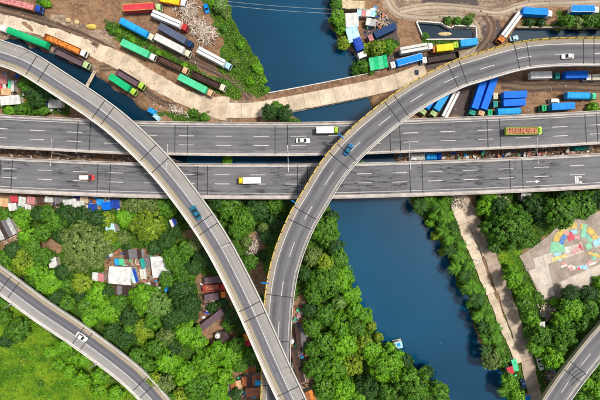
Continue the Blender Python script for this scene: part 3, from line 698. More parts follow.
def truck(label, tail, nose, cabc, boxc, kind='box', z0=0.0, cat='truck', name=None, width=2.55, cabl=2.15, load=None, box2=None, height=3.7, cab=True, group='parked trucks', gap=0.55):
    a, b = W(*tail, z0+2.6), W(*nose, z0+2.6); d = b-a; L = math.hypot(d.x, d.y); rz = math.atan2(d.y, d.x)
    c = (a+b)/2; base = z0
    t = thing(name or ('parked_truck' if cab else 'parked_trailer'), label, cat, (c.x, c.y, base), rz, group)
    h = L/2; hw = width/2; cm, bm = paint(cabc) if cab else None, paint(boxc)
    xb1 = h-cabl-gap if cab else h     # front of cargo body
    mb = MB(); mb.box(((-h+0.2+h-0.4)/2, 0.45, 0.85), (L-0.6, 0.16, 0.26)); mb.box(((-h+0.2+h-0.4)/2, -0.45, 0.85), (L-0.6, 0.16, 0.26))
    for x in np.arange(-h+0.6, h-0.6, 2.2): mb.box((x, 0, 0.85), (0.14, 0.8, 0.2))
    mb.build('chassis', chassis_m, t)
    if cab:
        rf = [(h-cabl, 0), (h-cabl, 1), (h, 1), (h, 0)]
        x0, x1 = h-cabl, h
        mb = MB(); hwc = hw-0.03
        def ring(z, xf, inset, xr=0.0):
            e = 0.14; q = hwc-inset
            return [(x0+xr+e, -q, z), (x1-xf-e, -q, z), (x1-xf, -q+e, z), (x1-xf, q-e, z), (x1-xf-e, q, z), (x0+xr+e, q, z), (x0+xr, q-e, z), (x0+xr, -q+e, z)]
        mb.loft([ring(0.55, 0, 0), ring(1.75, 0.0, 0), ring(2.55, 0.28, 0.06), ring(2.72, 0.42, 0.16, 0.08)])
        cb = mb.build('cab', cm, t)
        g = MB(); q = hwc-0.22
        g.add([(x1-0.005, -q, 1.80), (x1-0.005, q, 1.80), (x1-0.275, q-0.05, 2.52), (x1-0.275, -q+0.05, 2.52), (x1+0.02, -q, 1.80), (x1+0.02, q, 1.80), (x1-0.255, q-0.05, 2.54), (x1-0.255, -q+0.05, 2.54)], [(4, 5, 6, 7), (0, 3, 2, 1), (0, 1, 5, 4), (1, 2, 6, 5), (2, 3, 7, 6), (3, 0, 4, 7)])
        g.build('windscreen', glass_m, cb)
        for s in (-1, 1):
            MB().box((x1-0.85, s*(hwc-0.02), 2.1), (0.85, 0.07, 0.55)).build('side_window', glass_m, cb)
            MB().box((x1+0.08, s*(hw+0.12), 2.0), (0.10, 0.22, 0.5)).build('mirror', chassis_m, cb)
            MB().box((x1+0.01, s*(hw-0.4), 0.95), (0.06, 0.4, 0.2)).build('headlight', conc_w, cb)
        mb = MB(); mb.box((x0+0.55, 0, 2.86), (0.7, width*0.62, 0.26), taper=0.8); mb.box((x1-0.9, 0, 2.76), (0.5, 0.6, 0.08))
        mb.build('roof_deflector', cm, cb)
        MB().box((x1+0.06, 0, 0.62), (0.2, width*0.94, 0.28)).build('bumper', chassis_m, t)
    r_ = random.Random(int(abs(c.x*31+c.y*17)))
    if kind in ('box', 'tarp', 'box2'):
        mb = MB(); z1 = height
        if kind == 'tarp':
            rings = []
            for i, x in enumerate(np.linspace(-h, xb1, 13)):
                sag = 0.10*(i % 2)+r_.uniform(0, 0.05)
                rings.append([(x, -hw, 1.1), (x, hw, 1.1), (x, hw+0.02, z1-0.55-sag*0.5), (x, hw*0.72, z1-0.18-sag), (x, 0, z1-sag*0.6), (x, -hw*0.72, z1-0.18-sag), (x, -hw-0.02, z1-0.55-sag*0.5)])
            mb.loft(rings)
        else:
            bevelbox(mb, -h, xb1, hw, 1.1, z1, 0.06)
            for x in np.arange(-h+0.35, xb1-0.2, 0.62):
                mb.box((x, 0, z1+0.015), (0.20, width-0.3, 0.05))
                for s in (-1, 1): mb.box((x, s*hw, (z1+1.1)/2), (0.16, 0.06, z1-1.5))
        cb = mb.build('cargo_box', bm, t)
        mm = paint(box2) if box2 else bm
        for s in (-1, 1): MB().box(((-h+xb1)/2, s*(hw+0.0), height-0.05 if kind == 'box' else 1.3), (xb1+h+0.04, 0.10, 0.14)).build('side_rail', mm, cb)
        if kind == 'box2':
            MB().box(((-h+xb1)/2, 0, height+0.05), (xb1+h, 0.22, 0.12)).build('roof_ridge', chassis_m, cb)
        mb = MB()
        for s in (-1, 1): mb.box((-h-0.03, s*hw*0.5, (1.2+height)/2), (0.08, hw*0.93, height-1.35))
        mb.build('rear_door', mm, cb)
    elif kind in ('open', 'load'):
        mb = MB(); z1 = 2.5
        mb.box(((-h+xb1)/2, 0, 1.15), (xb1+h, width, 0.16)); mb.build('cargo_bed', bm, t)
        for s in (-1, 1):
            mb = MB(); mb.box(((-h+xb1)/2, s*(hw-0.05), 1.85), (xb1+h, 0.1, 1.3))
            for x in np.arange(-h+0.2, xb1, 1.5): mb.box((x, s*(hw+0.02), 1.9), (0.14, 0.1, 1.42))
            mb.build('side_board', bm, t)
        for x in (-h+0.05, xb1-0.05): MB().box((x, 0, 1.9), (0.1, width-0.22, 1.4)).build('end_board', bm, t)
    elif kind == 'flat2':
        MB().box(((-h+xb1)/2, 0, 1.1), (xb1+h, width, 0.16)).build('cargo_bed', paint('slate'), t)
        for s in (-1, 1):
            mb = MB(); bevelbox(mb, -h+0.1, xb1-0.1, 0.52, 1.2, 2.5, 0.1)
            for i in range(len(mb.v)): mb.v[i] = (mb.v[i][0], mb.v[i][1]+s*0.66, mb.v[i][2])
            mb.build('cargo_bundle', bm, t)
    elif kind == 'tank':
        mb = MB(); n = 16; rings = []
        for x, k in ((-h, 0.25), (-h+0.12, 0.7), (-h+0.45, 1), (xb1-0.45, 1), (xb1-0.12, 0.7), (xb1, 0.25)):
            rings.append([(x, hw*k*math.cos(2*math.pi*i/n), 2.2+1.15*k*math.sin(2*math.pi*i/n)) for i in range(n)])
        mb.loft(rings); tk = mb.build('tank', bm, t, smooth=True)
        for x in np.linspace(-h+1.2, xb1-1.2, 3):
            MB().tube((x, 0, 3.3), (x, 0, 3.48), 0.32, n=10).build('hatch', steel, tk)
        MB().box(((-h+xb1)/2, 0.45, 3.36), (xb1+h-1.5, 0.3, 0.05)).build('catwalk', steel, tk)
    wx = ([h-cabl*0.55] if cab else []) + ([-h+1.1, -h+2.3] if L > 9 else [-h+1.2]) + ([h-cabl-gap-1.0] if (cab and L > 10) else []) + ([] if cab else [h-2.0])
    wheels(t, wx, hw-0.02, 0.5, 0.34)
    if load:
        lo = MB(); bl = xb1+h-0.4
        nx, ny = max(3, int(bl/1.0)), 3
        if load[1] == 'sacks':
            for i in range(nx):
                for j in range(ny):
                    cx = -h+0.2+bl*(i+0.5)/nx; cy = (j-1)*0.76
                    rr = lambda: r_.uniform(-0.06, 0.06)
                    zt = 2.45+r_.uniform(0, 0.35); hx, hy = bl/nx*0.52, 0.40
                    lo.loft([[(cx+sx*hx*k, cy+sy*hy*k, z) for sx, sy in ((-1, -1), (1, -1), (1, 1), (-1, 1))] for k, z in ((0.95, 1.25), (1.0, zt-0.25), (0.8, zt-0.05), (0.45, zt))])
        else:
            X = np.linspace(-h+0.2, xb1-0.2, 26); Y = np.linspace(-hw+0.12, hw-0.12, 9); vs = []
            for i, x in enumerate(X):
                for j, y in enumerate(Y):
                    e = min(1, min(i, 25-i)/3)*min(1, min(j, 8-j)/2+0.25)
                    vs.append((x, y, 1.5+load[2]*e*(0.75+0.5*r_.random())))
            lo.add(vs, [(i*9+j, (i+1)*9+j, (i+1)*9+j+1, i*9+j+1) for i in range(25) for j in range(8)])
            nb = len(lo.v)
            lo.box(((X[0]+X[-1])/2, 0, 1.36), (X[-1]-X[0], 2*hw-0.26, 0.24))
        o = lo.build('cargo_load', pm('load_'+load[0], PAINT[load[0]], 0.9, 0.45, 1.3, 0.6, tuple(c_*0.3 for c_ in PAINT[load[0]]), bmp=0.5))
        o.location = t.location; o.rotation_euler = t.rotation_euler
        tag(o, load[-1], 'cargo')
    return t

# yard in the upper left
PK = 'trucks parked in the upper left yard'
truck('blue-cab lorry with an open brown crate body cut by the top left edge', (-4, -2), (40.5, 9), 'dkblue', 'rust', 'open', group=PK, load=('pink', 'sacks', 0, 'reddish crates in the open lorry at the top left edge'))
truck('white-cab lorry with a long bright green covered trailer beside the canal, facing left', (47.5, 45.5), (-1, 26.5), 'white', 'green', 'tarp', group=PK, cabl=2.6, gap=1.6)
truck('lorry with white cab and an open trailer heaped with orange scrap', (44, 36), (85.5, 54), 'white', 'rust', 'open', group=PK, load=('orange', 'heap', 1.2, 'heap of orange rusty scrap in the long open trailer'))
truck('dark purple empty flatbed lorry with a pale green cab beside the canal', (54, 49.5), (88, 66), 'palegreen', 'plum', 'open', group=PK)
truck('short bright green lorry with green cab at the canal edge', (111, 76.5), (135.5, 93), 'lime', 'green', 'box', group=PK)
truck('empty dark open lorry with lime cab next to the short green lorry', (117, 71), (143.5, 87), 'lime', 'plum', 'open', group=PK)
truck('red box lorry with yellow edge and pale green cab at the top', (124, 9), (161, 6.5), 'palegreen', 'crimson', 'box', box2='yellow', group=PK)
truck('orange lorry cut by the top edge above the red box lorry', (160, -2), (186, 3), 'white', 'orange', 'open', group=PK, load=('yellow', 'sacks', 0, 'yellow sacks in the orange lorry at the top edge'))
truck('sky blue covered lorry with cream cab above the green hedge', (121.5, 21), (153.5, 38), 'cream', 'sky', 'tarp', group=PK)
truck('long white box lorry with dark red cab pointing at the timber heap', (153, 13.5), (187, 28), 'red', 'white', 'box2', group=PK)
truck('dark grey box lorry with navy cab between two pale lorries', (160, 26.5), (192, 45), 'navy', 'steelblue', 'box', group=PK)
truck('light grey box lorry with cream cab below the dark grey lorry', (156, 37), (190, 54.5), 'cream', 'lgrey', 'box', group=PK)
truck('mint green box lorry with white cab on the pale road side of the hedge', (122.5, 42.5), (155, 58), 'white', 'mint', 'box', group=PK)
truck('dark brown open lorry with orange cab below the hedge', (157, 57.5), (187.5, 71.5), 'peach', 'dkbrown', 'open', group=PK, load=('brown', 'heap', 0.5, 'low dark brown load in the lorry with the orange cab'))
truck('white twin-stripe box lorry with light blue cab alone by the green bank', (198.5, 50), (230.5, 67), 'ltblue', 'white', 'box2', group=PK)
truck('dark brown open lorry with cream cab at the end of the row', (191.5, 73), (225, 88.5), 'cream', 'brown', 'open', group=PK, load=('dkbrown', 'heap', 0.45, 'thin dark load in the lorry with the cream cab'))
truck('sea green box lorry with peach cab beside the pale road', (179.5, 77), (212.5, 94), 'peach', 'mint', 'box', group=PK)
# yards right of the river
PR = 'trucks parked between the river and the pond'
truck('white box lorry with white cab in the middle yard, facing right', (400, 51.5), (433.5, 45.5), 'white', 'lgrey', 'box2', group=PR)
truck('bright blue box lorry with white cab facing left in the middle yard', (421.5, 57), (390, 65.5), 'white', 'blue2', 'box', group=PR, box2='white')
truck('short yellow box lorry next to the pond', (452.5, 47.5), (432, 49.5), 'orange', 'yellow', 'box', group=PR, cabl=1.3, gap=0.2)
truck('blue box lorry with lime green cab touching the pond corner', (476.5, 42), (453, 45), 'lime', 'sky', 'box', group=PR)
truck('empty black open trailer lorry with white cab under the yellow barrier', (459, 54), (421.5, 60.5), 'white', 'dkbrown', 'open', group=PR)
truck('navy blue box lorry standing askew on dark ground', (395, 26.5), (368, 39), 'pink', 'navy', 'box', group=PR)
truck('blue lorry with white cab parked between the pale blue shed and green shed', (356, 39), (363.5, 58), 'white', 'dkblue', 'tarp', group=PR, width=3.4, cabl=2.6)
truck('pair of white beams on a lorry with orange cab, standing diagonally at the canal head', (521.5, 12), (499.5, 41.5), 'orange', 'white', 'flat2', group=PR)
truck('long bright blue box lorry with white cab above the canal', (522, 11.5), (553, 13.5), 'white', 'blue2', 'box', group=PR)
truck('blue box lorry with white ends at the top right', (570, 9.5), (599.5, 9.5), 'white', 'blue2', 'box', group=PR, box2='white')
# lot below the curved flyover
PL = 'trucks in the lot below the curved flyover'
truck('long blue container lorry standing upright, left of the pair below the flyover', (484, 78), (471.5, 115.5), 'teal', 'blue', 'box', group=PL)
truck('long blue container lorry standing upright, right of the pair below the flyover', (495, 74.5), (480.5, 116), 'peach', 'blue', 'box', group=PL)
truck('blue container lorry with cream cab facing left in the lot', (525.5, 94.5), (492.5, 96), 'cream', 'blue', 'box', group=PL, gap=1.7)
truck('blue container lorry with dark green cab directly below the cream cab lorry', (524, 102.5), (492.5, 104), 'teal', 'blue', 'box', group=PL, gap=1.7)
truck('lighter blue lorry with green cab nearest the upper carriageway at the left of the lot', (519.5, 111), (487, 112.5), 'green', 'sky', 'tarp', group=PL, gap=1.8)
truck('white box trailer without a cab under the edge of the flyover', (530, 75.5), (551, 75), 'white', 'white', 'box', height=3.3, group=PL, cab=False, cat='trailer')
truck('blue container lorry with green cab facing left next to the white box trailer', (586, 75), (554.5, 75.5), 'teal', 'blue', 'box', group=PL, gap=1.5)
truck('cream flatbed lorry with white cab at the right edge of the lot', (615, 76), (585.5, 77), 'white', 'cream', 'flat2', group=PL)
truck('blue lorry with mint cab facing right at the right edge of the lot', (566, 95.5), (597, 96), 'mint', 'sky', 'tarp', group=PL, gap=1.2)
truck('blue container lorry with green cab parked against the upper carriageway', (573, 106), (541, 108), 'green', 'blue2', 'box', group=PL, gap=1.5)
truck('sky blue lorry with pale green cab half hidden by the flyover', (447, 92), (432, 116), 'palegreen', 'sky', 'box', group=PL)
truck('blue lorry with pale green cab, the most hidden one under the flyover', (434, 96), (421.5, 114), 'palegreen', 'blue2', 'box', group=PL)
truck('white twin-beam trailer beside the sky blue lorry under the flyover', (458, 90), (444.5, 117), 'white', 'white', 'flat2', group=PL, cab=False, cat='trailer')
# lorries among the trees at the centre left
PT = 'old trucks among the trees left of the flyover'
truck('old grey lorry, topmost of three under the left flyover', (205, 280.5), (229, 277.5), 'slate', 'plum', 'box', group=PT)
truck('old red lorry, middle of three under the left flyover', (202.5, 289), (226, 286.5), 'red', 'crimson', 'open', group=PT, load=('terracotta', 'heap', 0.7, 'reddish heap in the old red lorry'))
truck('old grey lorry with orange cab, lowest of three under the left flyover', (205, 297.5), (226, 294.5), 'orange', 'plum', 'box', group=PT)
truck('purple-brown box lorry standing diagonally on bare ground among trees', (223, 311), (195.5, 332.5), 'dkblue', 'plum', 'box', group=PT)

def car(label, tail, nose, col, z, roofcol=None, name='car', cat='car', kind='sedan', width=1.85, group='moving traffic'):
    a, b = W(*tail, z+0.8), W(*nose, z+0.8); d = b-a; L = math.hypot(d.x, d.y); rz = math.atan2(d.y, d.x); c = (a+b)/2
    t = thing(name, label, cat, (c.x, c.y, z), rz, group); h = L/2; hw = width/2; m = paint(col); rm = paint(roofcol) if roofcol else m
    def ring(x, w_, z0, z1):
        w2 = w_*0.9
        return [(x, -w_, z0), (x, w_, z0), (x, w_, (z0+z1)/2+0.1), (x, w2, z1), (x, -w2, z1), (x, -w_, (z0+z1)/2+0.1)]
    mb = MB()
    bt = 0.92 if kind == 'sedan' else 1.05
    mb.loft([ring(-h, hw*0.80, 0.38, bt-0.16), ring(-h+0.18, hw*0.95, 0.26, bt-0.02), ring(-h*0.45, hw, 0.24, bt), ring(h*0.35, hw, 0.24, bt), ring(h*0.75, hw*0.96, 0.24, bt-0.14), ring(h-0.15, hw*0.88, 0.3, bt-0.25), ring(h, hw*0.72, 0.38, bt-0.36)])
    body = mb.build('body', m, t)
    if kind == 'sedan': x = (-h*0.72, -h*0.42, h*0.10, h*0.46); zt = 1.46
    else: x = (-h*0.93, -h*0.84, h*0.34, h*0.66); zt = 1.85
    gl = MB()
    def cr(xx, w_, z_): return [(xx, -w_, bt-0.06), (xx, w_, bt-0.06), (xx, w_*0.92, z_), (xx, -w_*0.92, z_)]
    wl, wt = hw*0.90, hw*0.72
    gl.add([(x[0], -wl, bt-0.04), (x[3], -wl, bt-0.04), (x[3], wl, bt-0.04), (x[0], wl, bt-0.04), (x[1], -wt, zt-0.03), (x[2], -wt, zt-0.03), (x[2], wt, zt-0.03), (x[1], wt, zt-0.03)],
           [(3, 2, 1, 0), (4, 5, 6, 7), (0, 1, 5, 4), (1, 2, 6, 5), (2, 3, 7, 6), (3, 0, 4, 7)])
    gl.build('windows', glass_m, t)
    rf = MB(); rings = []
    for xx, zz in ((x[1]-0.10, zt-0.08), (x[1]+0.1, zt), ((x[1]+x[2])/2, zt+0.04), (x[2]-0.1, zt), (x[2]+0.08, zt-0.07)):
        rings.append([(xx, -wt-0.03, zz-0.05), (xx, wt+0.03, zz-0.05), (xx, wt-0.06, zz), (xx, -wt+0.06, zz)])
    rf.loft(rings); rf.build('roof', rm, t)
    for s in (-1, 1):
        for xa, xb in ((x[0], x[1]), (x[3], x[2])):
            MB().tube((xa, s*(wl-0.02), bt), (xb, s*(wt), zt-0.02), 0.05, n=5).build('pillar', m, body)
        MB().box((h-0.16, s*hw*0.62, bt-0.32), (0.22, 0.34, 0.16)).build('headlight', conc_w, t)
        MB().box((-h+0.05, s*hw*0.62, bt-0.24), (0.12, 0.32, 0.16)).build('tail_light', paint('red'), t)
        MB().box((x[3]-0.25, s*(hw+0.09), bt+0.02), (0.14, 0.2, 0.14)).build('mirror', m, t)
    wheels(t, (-h*0.62, h*0.62), hw, 0.32, 0.22)
    return t
def on(path, px, py, z):
    q = W(px, py, z); return path.pos(path.nearest(q.x, q.y))[2]+0.05
car('red van with a white roof on the lower carriageway', (79.5, 177.6), (94.2, 177.6), 'red', ZH+.05, 'white', 'van', 'van', 'van', 2.1)
car('white car on the upper carriageway behind the white lorry', (296, 140.6), (310, 140.6), 'white', ZH+.05)
zA = on(pA, 348, 149, 16); car('teal blue car driving on the curved flyover above the highway', (345, 155), (352, 144.2), 'carblue', zA, 'tealblue', width=1.95)
zA2 = on(pA, 568, 56, 12); car('white car on the curved flyover at the upper right', (574, 55.9), (562, 56.4), 'white', zA2)
zB = on(pB, 195, 213, 17.8); car('dark teal car on the left flyover above the trees', (199.5, 219), (191.5, 206), 'tealblue', zB, width=1.95)
car('white car on the lower left ramp', (76.5, 333.6), (86.5, 340.6), 'white', 8.05)
car('white van between containers in the lot below the flyover', (549, 101), (559.5, 101), 'white', 0.0, None, 'van', 'van', 'van', group='parked cars')
car('pale blue car at the canal head below the white beams', (510, 39), (518.5, 37), 'ltblue', 0.0, group='parked cars')
car('bright blue car on grass beside the timber heap', (205, 3.8), (207.5, 12.5), 'blue2', 0.0, group='parked cars')
car('white car beside the bank road at the lower right', (538.5, 358.5), (542.5, 370.5), 'white', 0.0, group='parked cars')
car('dark blue car at the bottom between bank road and river', (521.5, 379.5), (525, 388.5), 'navy', 0.0, group='parked cars')
TR = 'lorries driving on the carriageways'
truck('white box lorry with lime cab driving on the upper carriageway', (316.5, 130), (338.8, 129.8), 'lime', 'white', 'box', ZH+.05, name='moving_truck', group=TR, height=3.1, cabl=1.7, gap=0.2, width=2.3)
truck('white box lorry with yellow cab driving left on the lower carriageway', (260.5, 180.2), (238, 180.6), 'yellow', 'white', 'box', ZH+.05, name='moving_truck', group=TR, height=3.1, cabl=1.7, gap=0.2, width=2.3)
truck('lime-framed lorry carrying orange-brown crates on the upper carriageway', (506.5, 131), (542.8, 130.3), 'lime', 'lime', 'open', ZH+.05, name='moving_truck', group=TR, cabl=1.7, gap=0.15, width=2.7, load=('clay', 'sacks', 0, 'orange-brown crates filling the lime-framed lorry'))

# ------------------------------------------------------------------ sheds and houses
plaster = pm('plaster_wall', (0.45, 0.40, 0.34), 0.9, 0.25, 0.6, 0.5)
def shed(label, px, py, wpx, hpx, ang, col, h=3.0, gable=False, cols=None, name='shed', cat='shed', group=None, sheets=None):
    """rectangular hut; px size of the roof, ang degrees in the picture (anticlockwise)"""
    k = GS*(CAM_H-h)/CAM_H; w_, d_ = wpx*k, hpx*k; c = W(px, py, h)
    t = thing(name, label, cat, (c.x, c.y, min(0, gz(c.x, c.y))), R(ang), group); g = t.location.z; h = h-g
    r_ = random.Random(int(px*13+py*7))
    MB().box((0, 0, h/2-0.15), (w_-0.5, d_-0.5, h-0.3)).build('wall', plaster, t)
    MB().box((0, -(d_-0.5)/2-0.02, 1.0), (0.9, 0.06, 2.0)).build('door', wood, t)
    MB().box((min(w_*0.3, 1.6)+0.3, -(d_-0.5)/2-0.02, 1.6), (0.8, 0.06, 0.8)).build('window', glass_m, t)
    n = sheets or max(2, int(round(w_/1.9))); cols = cols or [col]
    for i in range(n):
        x0 = -w_/2+w_*i/n-0.03; x1 = -w_/2+w_*(i+1)/n+0.03
        dz = r_.uniform(-0.03, 0.05)+0.03*(i % 2); m = max(3, int((x1-x0)/0.32))
        oh0, oh1 = r_.uniform(0, 0.25), r_.uniform(0, 0.25)
        rows = [(-d_/2-oh0, h-(0.0 if gable else 0.25)), (0, h+(0.75 if gable else 0.0)), (d_/2+oh1, h+(0.0 if gable else 0.25))]
        mb = MB(); vs = []
        for y, z in rows:
            for j in range(m*2+1):
                vs.append((x0+(x1-x0)*j/(m*2), y, z+dz+(0.05 if j % 2 else 0)))
        q = m*2+1
        mb.add(vs, [(a*q+j, a*q+j+1, (a+1)*q+j+1, (a+1)*q+j) for a in range(2) for j in range(q-1)])
        nb = len(vs); mb.add([(x, y, z-0.06) for x, y, z in vs], [(a*q+j, (a+1)*q+j, (a+1)*q+j+1, a*q+j+1) for a in range(2) for j in range(q-1)])
        mb.build('roof_sheet', rooft(cols[i % len(cols)] if r_.random() < 0.85 else r_.choice(cols)), t)
    return t
GS1 = 'sheds on the river bank at the top'
shed('tan roofed shed on the river bank at the top', 353, 4.5, 23, 7, -2, 'tan', group=GS1)
shed('white roofed shed above the pale blue shed', 352, 20, 13, 13, 4, 'white', 3.2, cols=['white', 'lgrey'], group=GS1)
shed('pale blue roofed shed at the river edge', 353, 34, 12, 14, 18, 'ltblue', 3.4, group=GS1)
shed('small white, pink and blue striped shed', 366, 13, 18, 5.5, -2, 'white', 2.8, cols=['ltblue', 'pink', 'white'], group=GS1)
shed('mint green roofed shed near the low bridge', 378.5, 62.5, 18, 12, 10, 'mint', 3.2, cols=['mint', 'green'], group=GS1)
shed('pale grey slab roofed shed left of the navy lorry', 371, 22, 10, 6, -10, 'lgrey', 2.5, cols=['lgrey', 'grey'], group=GS1)
GS2 = 'small houses in the wood left of the flyover'
shed('large white roofed house in a clearing of the wood', 120, 275.5, 22, 17, -3, 'white', 4.2, True, group=GS2, name='house', cat='house')
shed('long pale grey roof half hidden by trees right of the white house', 160, 267, 17, 21, 6, 'lgrey', 4.0, group=GS2, name='house', cat='house')
shed('small white hut below the big olive tree', 52.5, 262.5, 8, 10, 8, 'white', 2.8, group=GS2)
shed('blue roofed lean-to on the right corner of the white house', 134, 276, 6, 13, 14, 'ltblue', 3.0, cols=['ltblue', 'dkblue'], group=GS2)
shed('brown roofed hut below the white house', 122, 291, 20, 10, -4, 'brown', 3.0, cols=['brown', 'slate', 'dkbrown'], group=GS2)
shed('pink and white patched hut below the grey roof', 148, 287, 16, 9, 4, 'pink', 2.8, cols=['pink', 'lgrey', 'brown'], group=GS2)
shed('dark green roofed hut left of the long grey roof', 145, 263, 9, 9, 8, 'teal', 2.8, cols=['teal', 'slate'], group=GS2)
shed('small pale hut between the white house and the grey roof', 143, 274, 6, 9, 6, 'cream', 2.6, cols=['cream', 'lgrey'], group=GS2)
shed('patched brown hut above the white house', 133, 254, 17, 9, 3, 'brown', 2.8, cols=['dkbrown', 'rust', 'slate'], group=GS2)
shed('hut with a light blue roof above the white house at the yellow tree', 119, 262, 9, 6, 2, 'sky', 2.7, cols=['sky', 'mint'], group=GS2)
shed('tiny blue tarp hut left of the white house', 108.5, 254, 7, 6, 10, 'dkblue', 2.5, cols=['dkblue', 'white'], group=GS2)
shed('light pink hut under the big olive tree', 98, 277, 12, 8, -10, 'pink', 2.7, cols=['lgrey', 'pink'], group=GS2)
shed('small white and blue roof on a slope beside the left flyover', 173.5, 223.5, 6, 9, 20, 'white', 2.8, cols=['white', 'dkblue'], group=GS2)
shed('dark roofed hut at the left edge below the coloured shanties', 3, 230, 22, 17, 24, 'slate', 3.0, cols=['slate', 'grey', 'dkbrown'], group=GS2)
shed('blue and white tarp hut inside the yellow tree', 110, 228, 9, 10, 8, 'sky', 4.5, cols=['sky', 'ltblue'], group=GS2)
GS3 = 'roofs under the crossing of the flyovers'
shed('orange roofed hut beside the left flyover above the crossing', 249, 337, 10, 8, 18, 'orange', 3.0, cols=['orange', 'terracotta'], group=GS3)
shed('crimson roofed hut below the round dark tent', 247, 344, 9, 5, 15, 'crimson', 2.8, group=GS3)
shed('brick red roofed house touching the flyover at the bottom', 254, 392.5, 16, 9, 5, 'terracotta', 3.2, group=GS3)
shed('brown tiled house above the brick red one', 252, 381, 20, 10, 6, 'rust', 3.2, cols=['rust', 'brown', 'terracotta'], group=GS3)
shed('small blue roof leaning on the brown tiled house', 258, 383, 6, 5, 0, 'sky', 3.7, group=GS3)
shed('small rusty hut at the bottom left of the crossing', 236, 385, 11, 8, 10, 'rust', 2.7, cols=['rust', 'peach', 'brown'], group=GS3)
shed('rust roofed hut in the trees above the crossing', 250, 370, 12, 6, 5, 'brown', 2.8, cols=['brown', 'rust'], group=GS3)
shed('orange-brown hut at the bottom edge right of the flyover', 310, 396, 8, 10, 20, 'orange', 2.8, cols=['rust', 'orange'], group=GS3)
shed('long dark brown roof on the dirt strip right of the flyovers', 297.5, 366, 7, 34, 14, 'brown', 2.8, cols=['brown', 'dkbrown'], group=GS3)
shed('dark slate roof on the dirt strip beside the flyover', 301, 338, 10, 26, 6, 'slate', 2.8, cols=['dkbrown', 'slate'], group=GS3)
GS4 = 'huts beside the bank road'
shed('green half of the hut row at the river bank lower right', 515, 365, 5, 12, 18, 'mint', 2.7, group=GS4)
shed('red roofed hut next to the green one at the river bank', 510.5, 370.5, 6, 7, 18, 'crimson', 2.7, group=GS4)
shed('small white hut in bushes beside the bank road', 542, 326, 6, 8, 10, 'white', 2.6, cols=['white', 'lgrey'], group=GS4)
shed('blue tarp hut at the bottom edge by the bank road', 528, 398, 6, 4, 20, 'blue2', 2.5, group=GS4)
shed('grey hut roof seen between the big tree and lower carriageway', 526, 197, 10, 7, 2, 'white', 3.0, cols=['white', 'lgrey'], group=GS4)
# shanties along the lower edge of the lower carriageway and at the left edge
sh = [(4, 199, 9, 8, 'peach'), (12.5, 203.5, 8, 7, 'white'), (14, 195.5, 7, 6, 'crimson'), (22, 198, 7, 9, 'lgrey'), (31, 197, 8, 7, 'pink'), (28, 204, 6, 5, 'white'), (66, 199, 6, 5, 'lgrey'), (73, 201, 8, 10, 'white'), (81, 202, 7, 8, 'lgrey'), (84, 196.5, 8, 5, 'tan'), (92.5, 204, 9, 7, 'dkblue'), (100, 198.5, 7, 6, 'sky'), (106, 202.5, 9, 8, 'blue'), (115, 200.5, 9, 8, 'dkblue'), (40, 197, 7, 6, 'brown'), (49, 196, 8, 5, 'lgrey'), (58, 197, 7, 6, 'slate')]
words = {'peach': 'peach', 'white': 'white', 'crimson': 'crimson', 'lgrey': 'pale grey', 'pink': 'pink', 'tan': 'tan', 'dkblue': 'deep blue', 'sky': 'light blue', 'blue': 'bright blue', 'brown': 'brown', 'slate': 'slate'}
ORD = ['first', 'second', 'third', 'fourth', 'fifth', 'sixth', 'seventh', 'eighth', 'ninth', 'tenth', 'eleventh', 'twelfth', 'thirteenth', 'fourteenth', 'fifteenth', 'sixteenth', 'seventeenth', 'eighteenth', 'nineteenth', 'twentieth']
for i, (x, y, w_, h_, c) in enumerate(sorted(sh)):
    shed('%s roofed shanty, %s from the left in the row below the lower carriageway' % (words[c], ORD[i]), x, y+3.5, w_, h_, rng.uniform(-12, 12), c, rng.uniform(2.4, 3.2), cols=[c, c, 'lgrey'], name='shanty', cat='shanty', group='shanties below the lower carriageway', sheets=2)
for (x, y, w_, h_, c, lb_) in ((3, 79, 8, 8, 'pink', 'pink roofed shanty at the left edge below the left flyover'), (11, 86, 6, 10, 'mint', 'green roofed shanty beside the dark trees at the left edge'), (10, 100, 20, 8, 'white', 'long white roofed shanty at the left edge above the carriageway'), (6, 92, 10, 6, 'peach', 'peach and blue patched shanty above the long white one'),
                             (48, 102, 9, 10, 'dkblue', 'deep blue tarp shanty where the left flyover meets the carriageway'), (57, 103.5, 8, 8, 'white', 'white shanty beside the deep blue tarp under the left flyover'), (3, 88, 6, 6, 'crimson', 'crimson roofed shanty at the left edge')):
    shed(lb_, x, y, w_, h_, rng.uniform(-10, 10), c, 2.7, cols=[c, c, 'lgrey'], name='shanty', cat='shanty', group='shanties at the left edge', sheets=2)
# raft hut on the river
rf = thing('raft', 'small floating raft with a pale blue roof moored at the wooded bank', 'raft', tuple(W(397, 343, -1.2)), R(12))
MB().box((0, 0, 0.1), (3.4, 3.0, 0.4)).build('deck', wood, rf)
for sx in (-1, 1):
    for sy in (-1, 1): MB().tube((sx*1.3, sy*1.1, 0.2), (sx*1.3, sy*1.1, 2.2), 0.06, n=6).build('post', wood, rf)
MB().box((0, 0, 2.28), (3.2, 2.8, 0.12)).build('roof', rooft('ltblue'), rf)
MB().box((0.2, 0.1, 2.42), (1.3, 1.1, 0.12)).build('roof_patch', rooft('sky'), rf)
MB().box((-3.2, 0.2, 0.15), (3.4, 0.7, 0.12)).build('gangplank', paint('terracotta'), rf)
# plank footbridge over the canal
fbx = thing('footbridge', 'narrow plank footbridge over the canal in the upper left', 'footbridge', tuple(W(90, 81, 0)), R(62))
for i in range(12): MB().box((-4.2+i*0.76, 0, 0.25), (0.68, 1.3, 0.08)).build('plank', wood, fbx)
for s in (-1, 1): MB().box((0, s*0.5, 0.12), (9.4, 0.16, 0.2)).build('beam', wood, fbx)
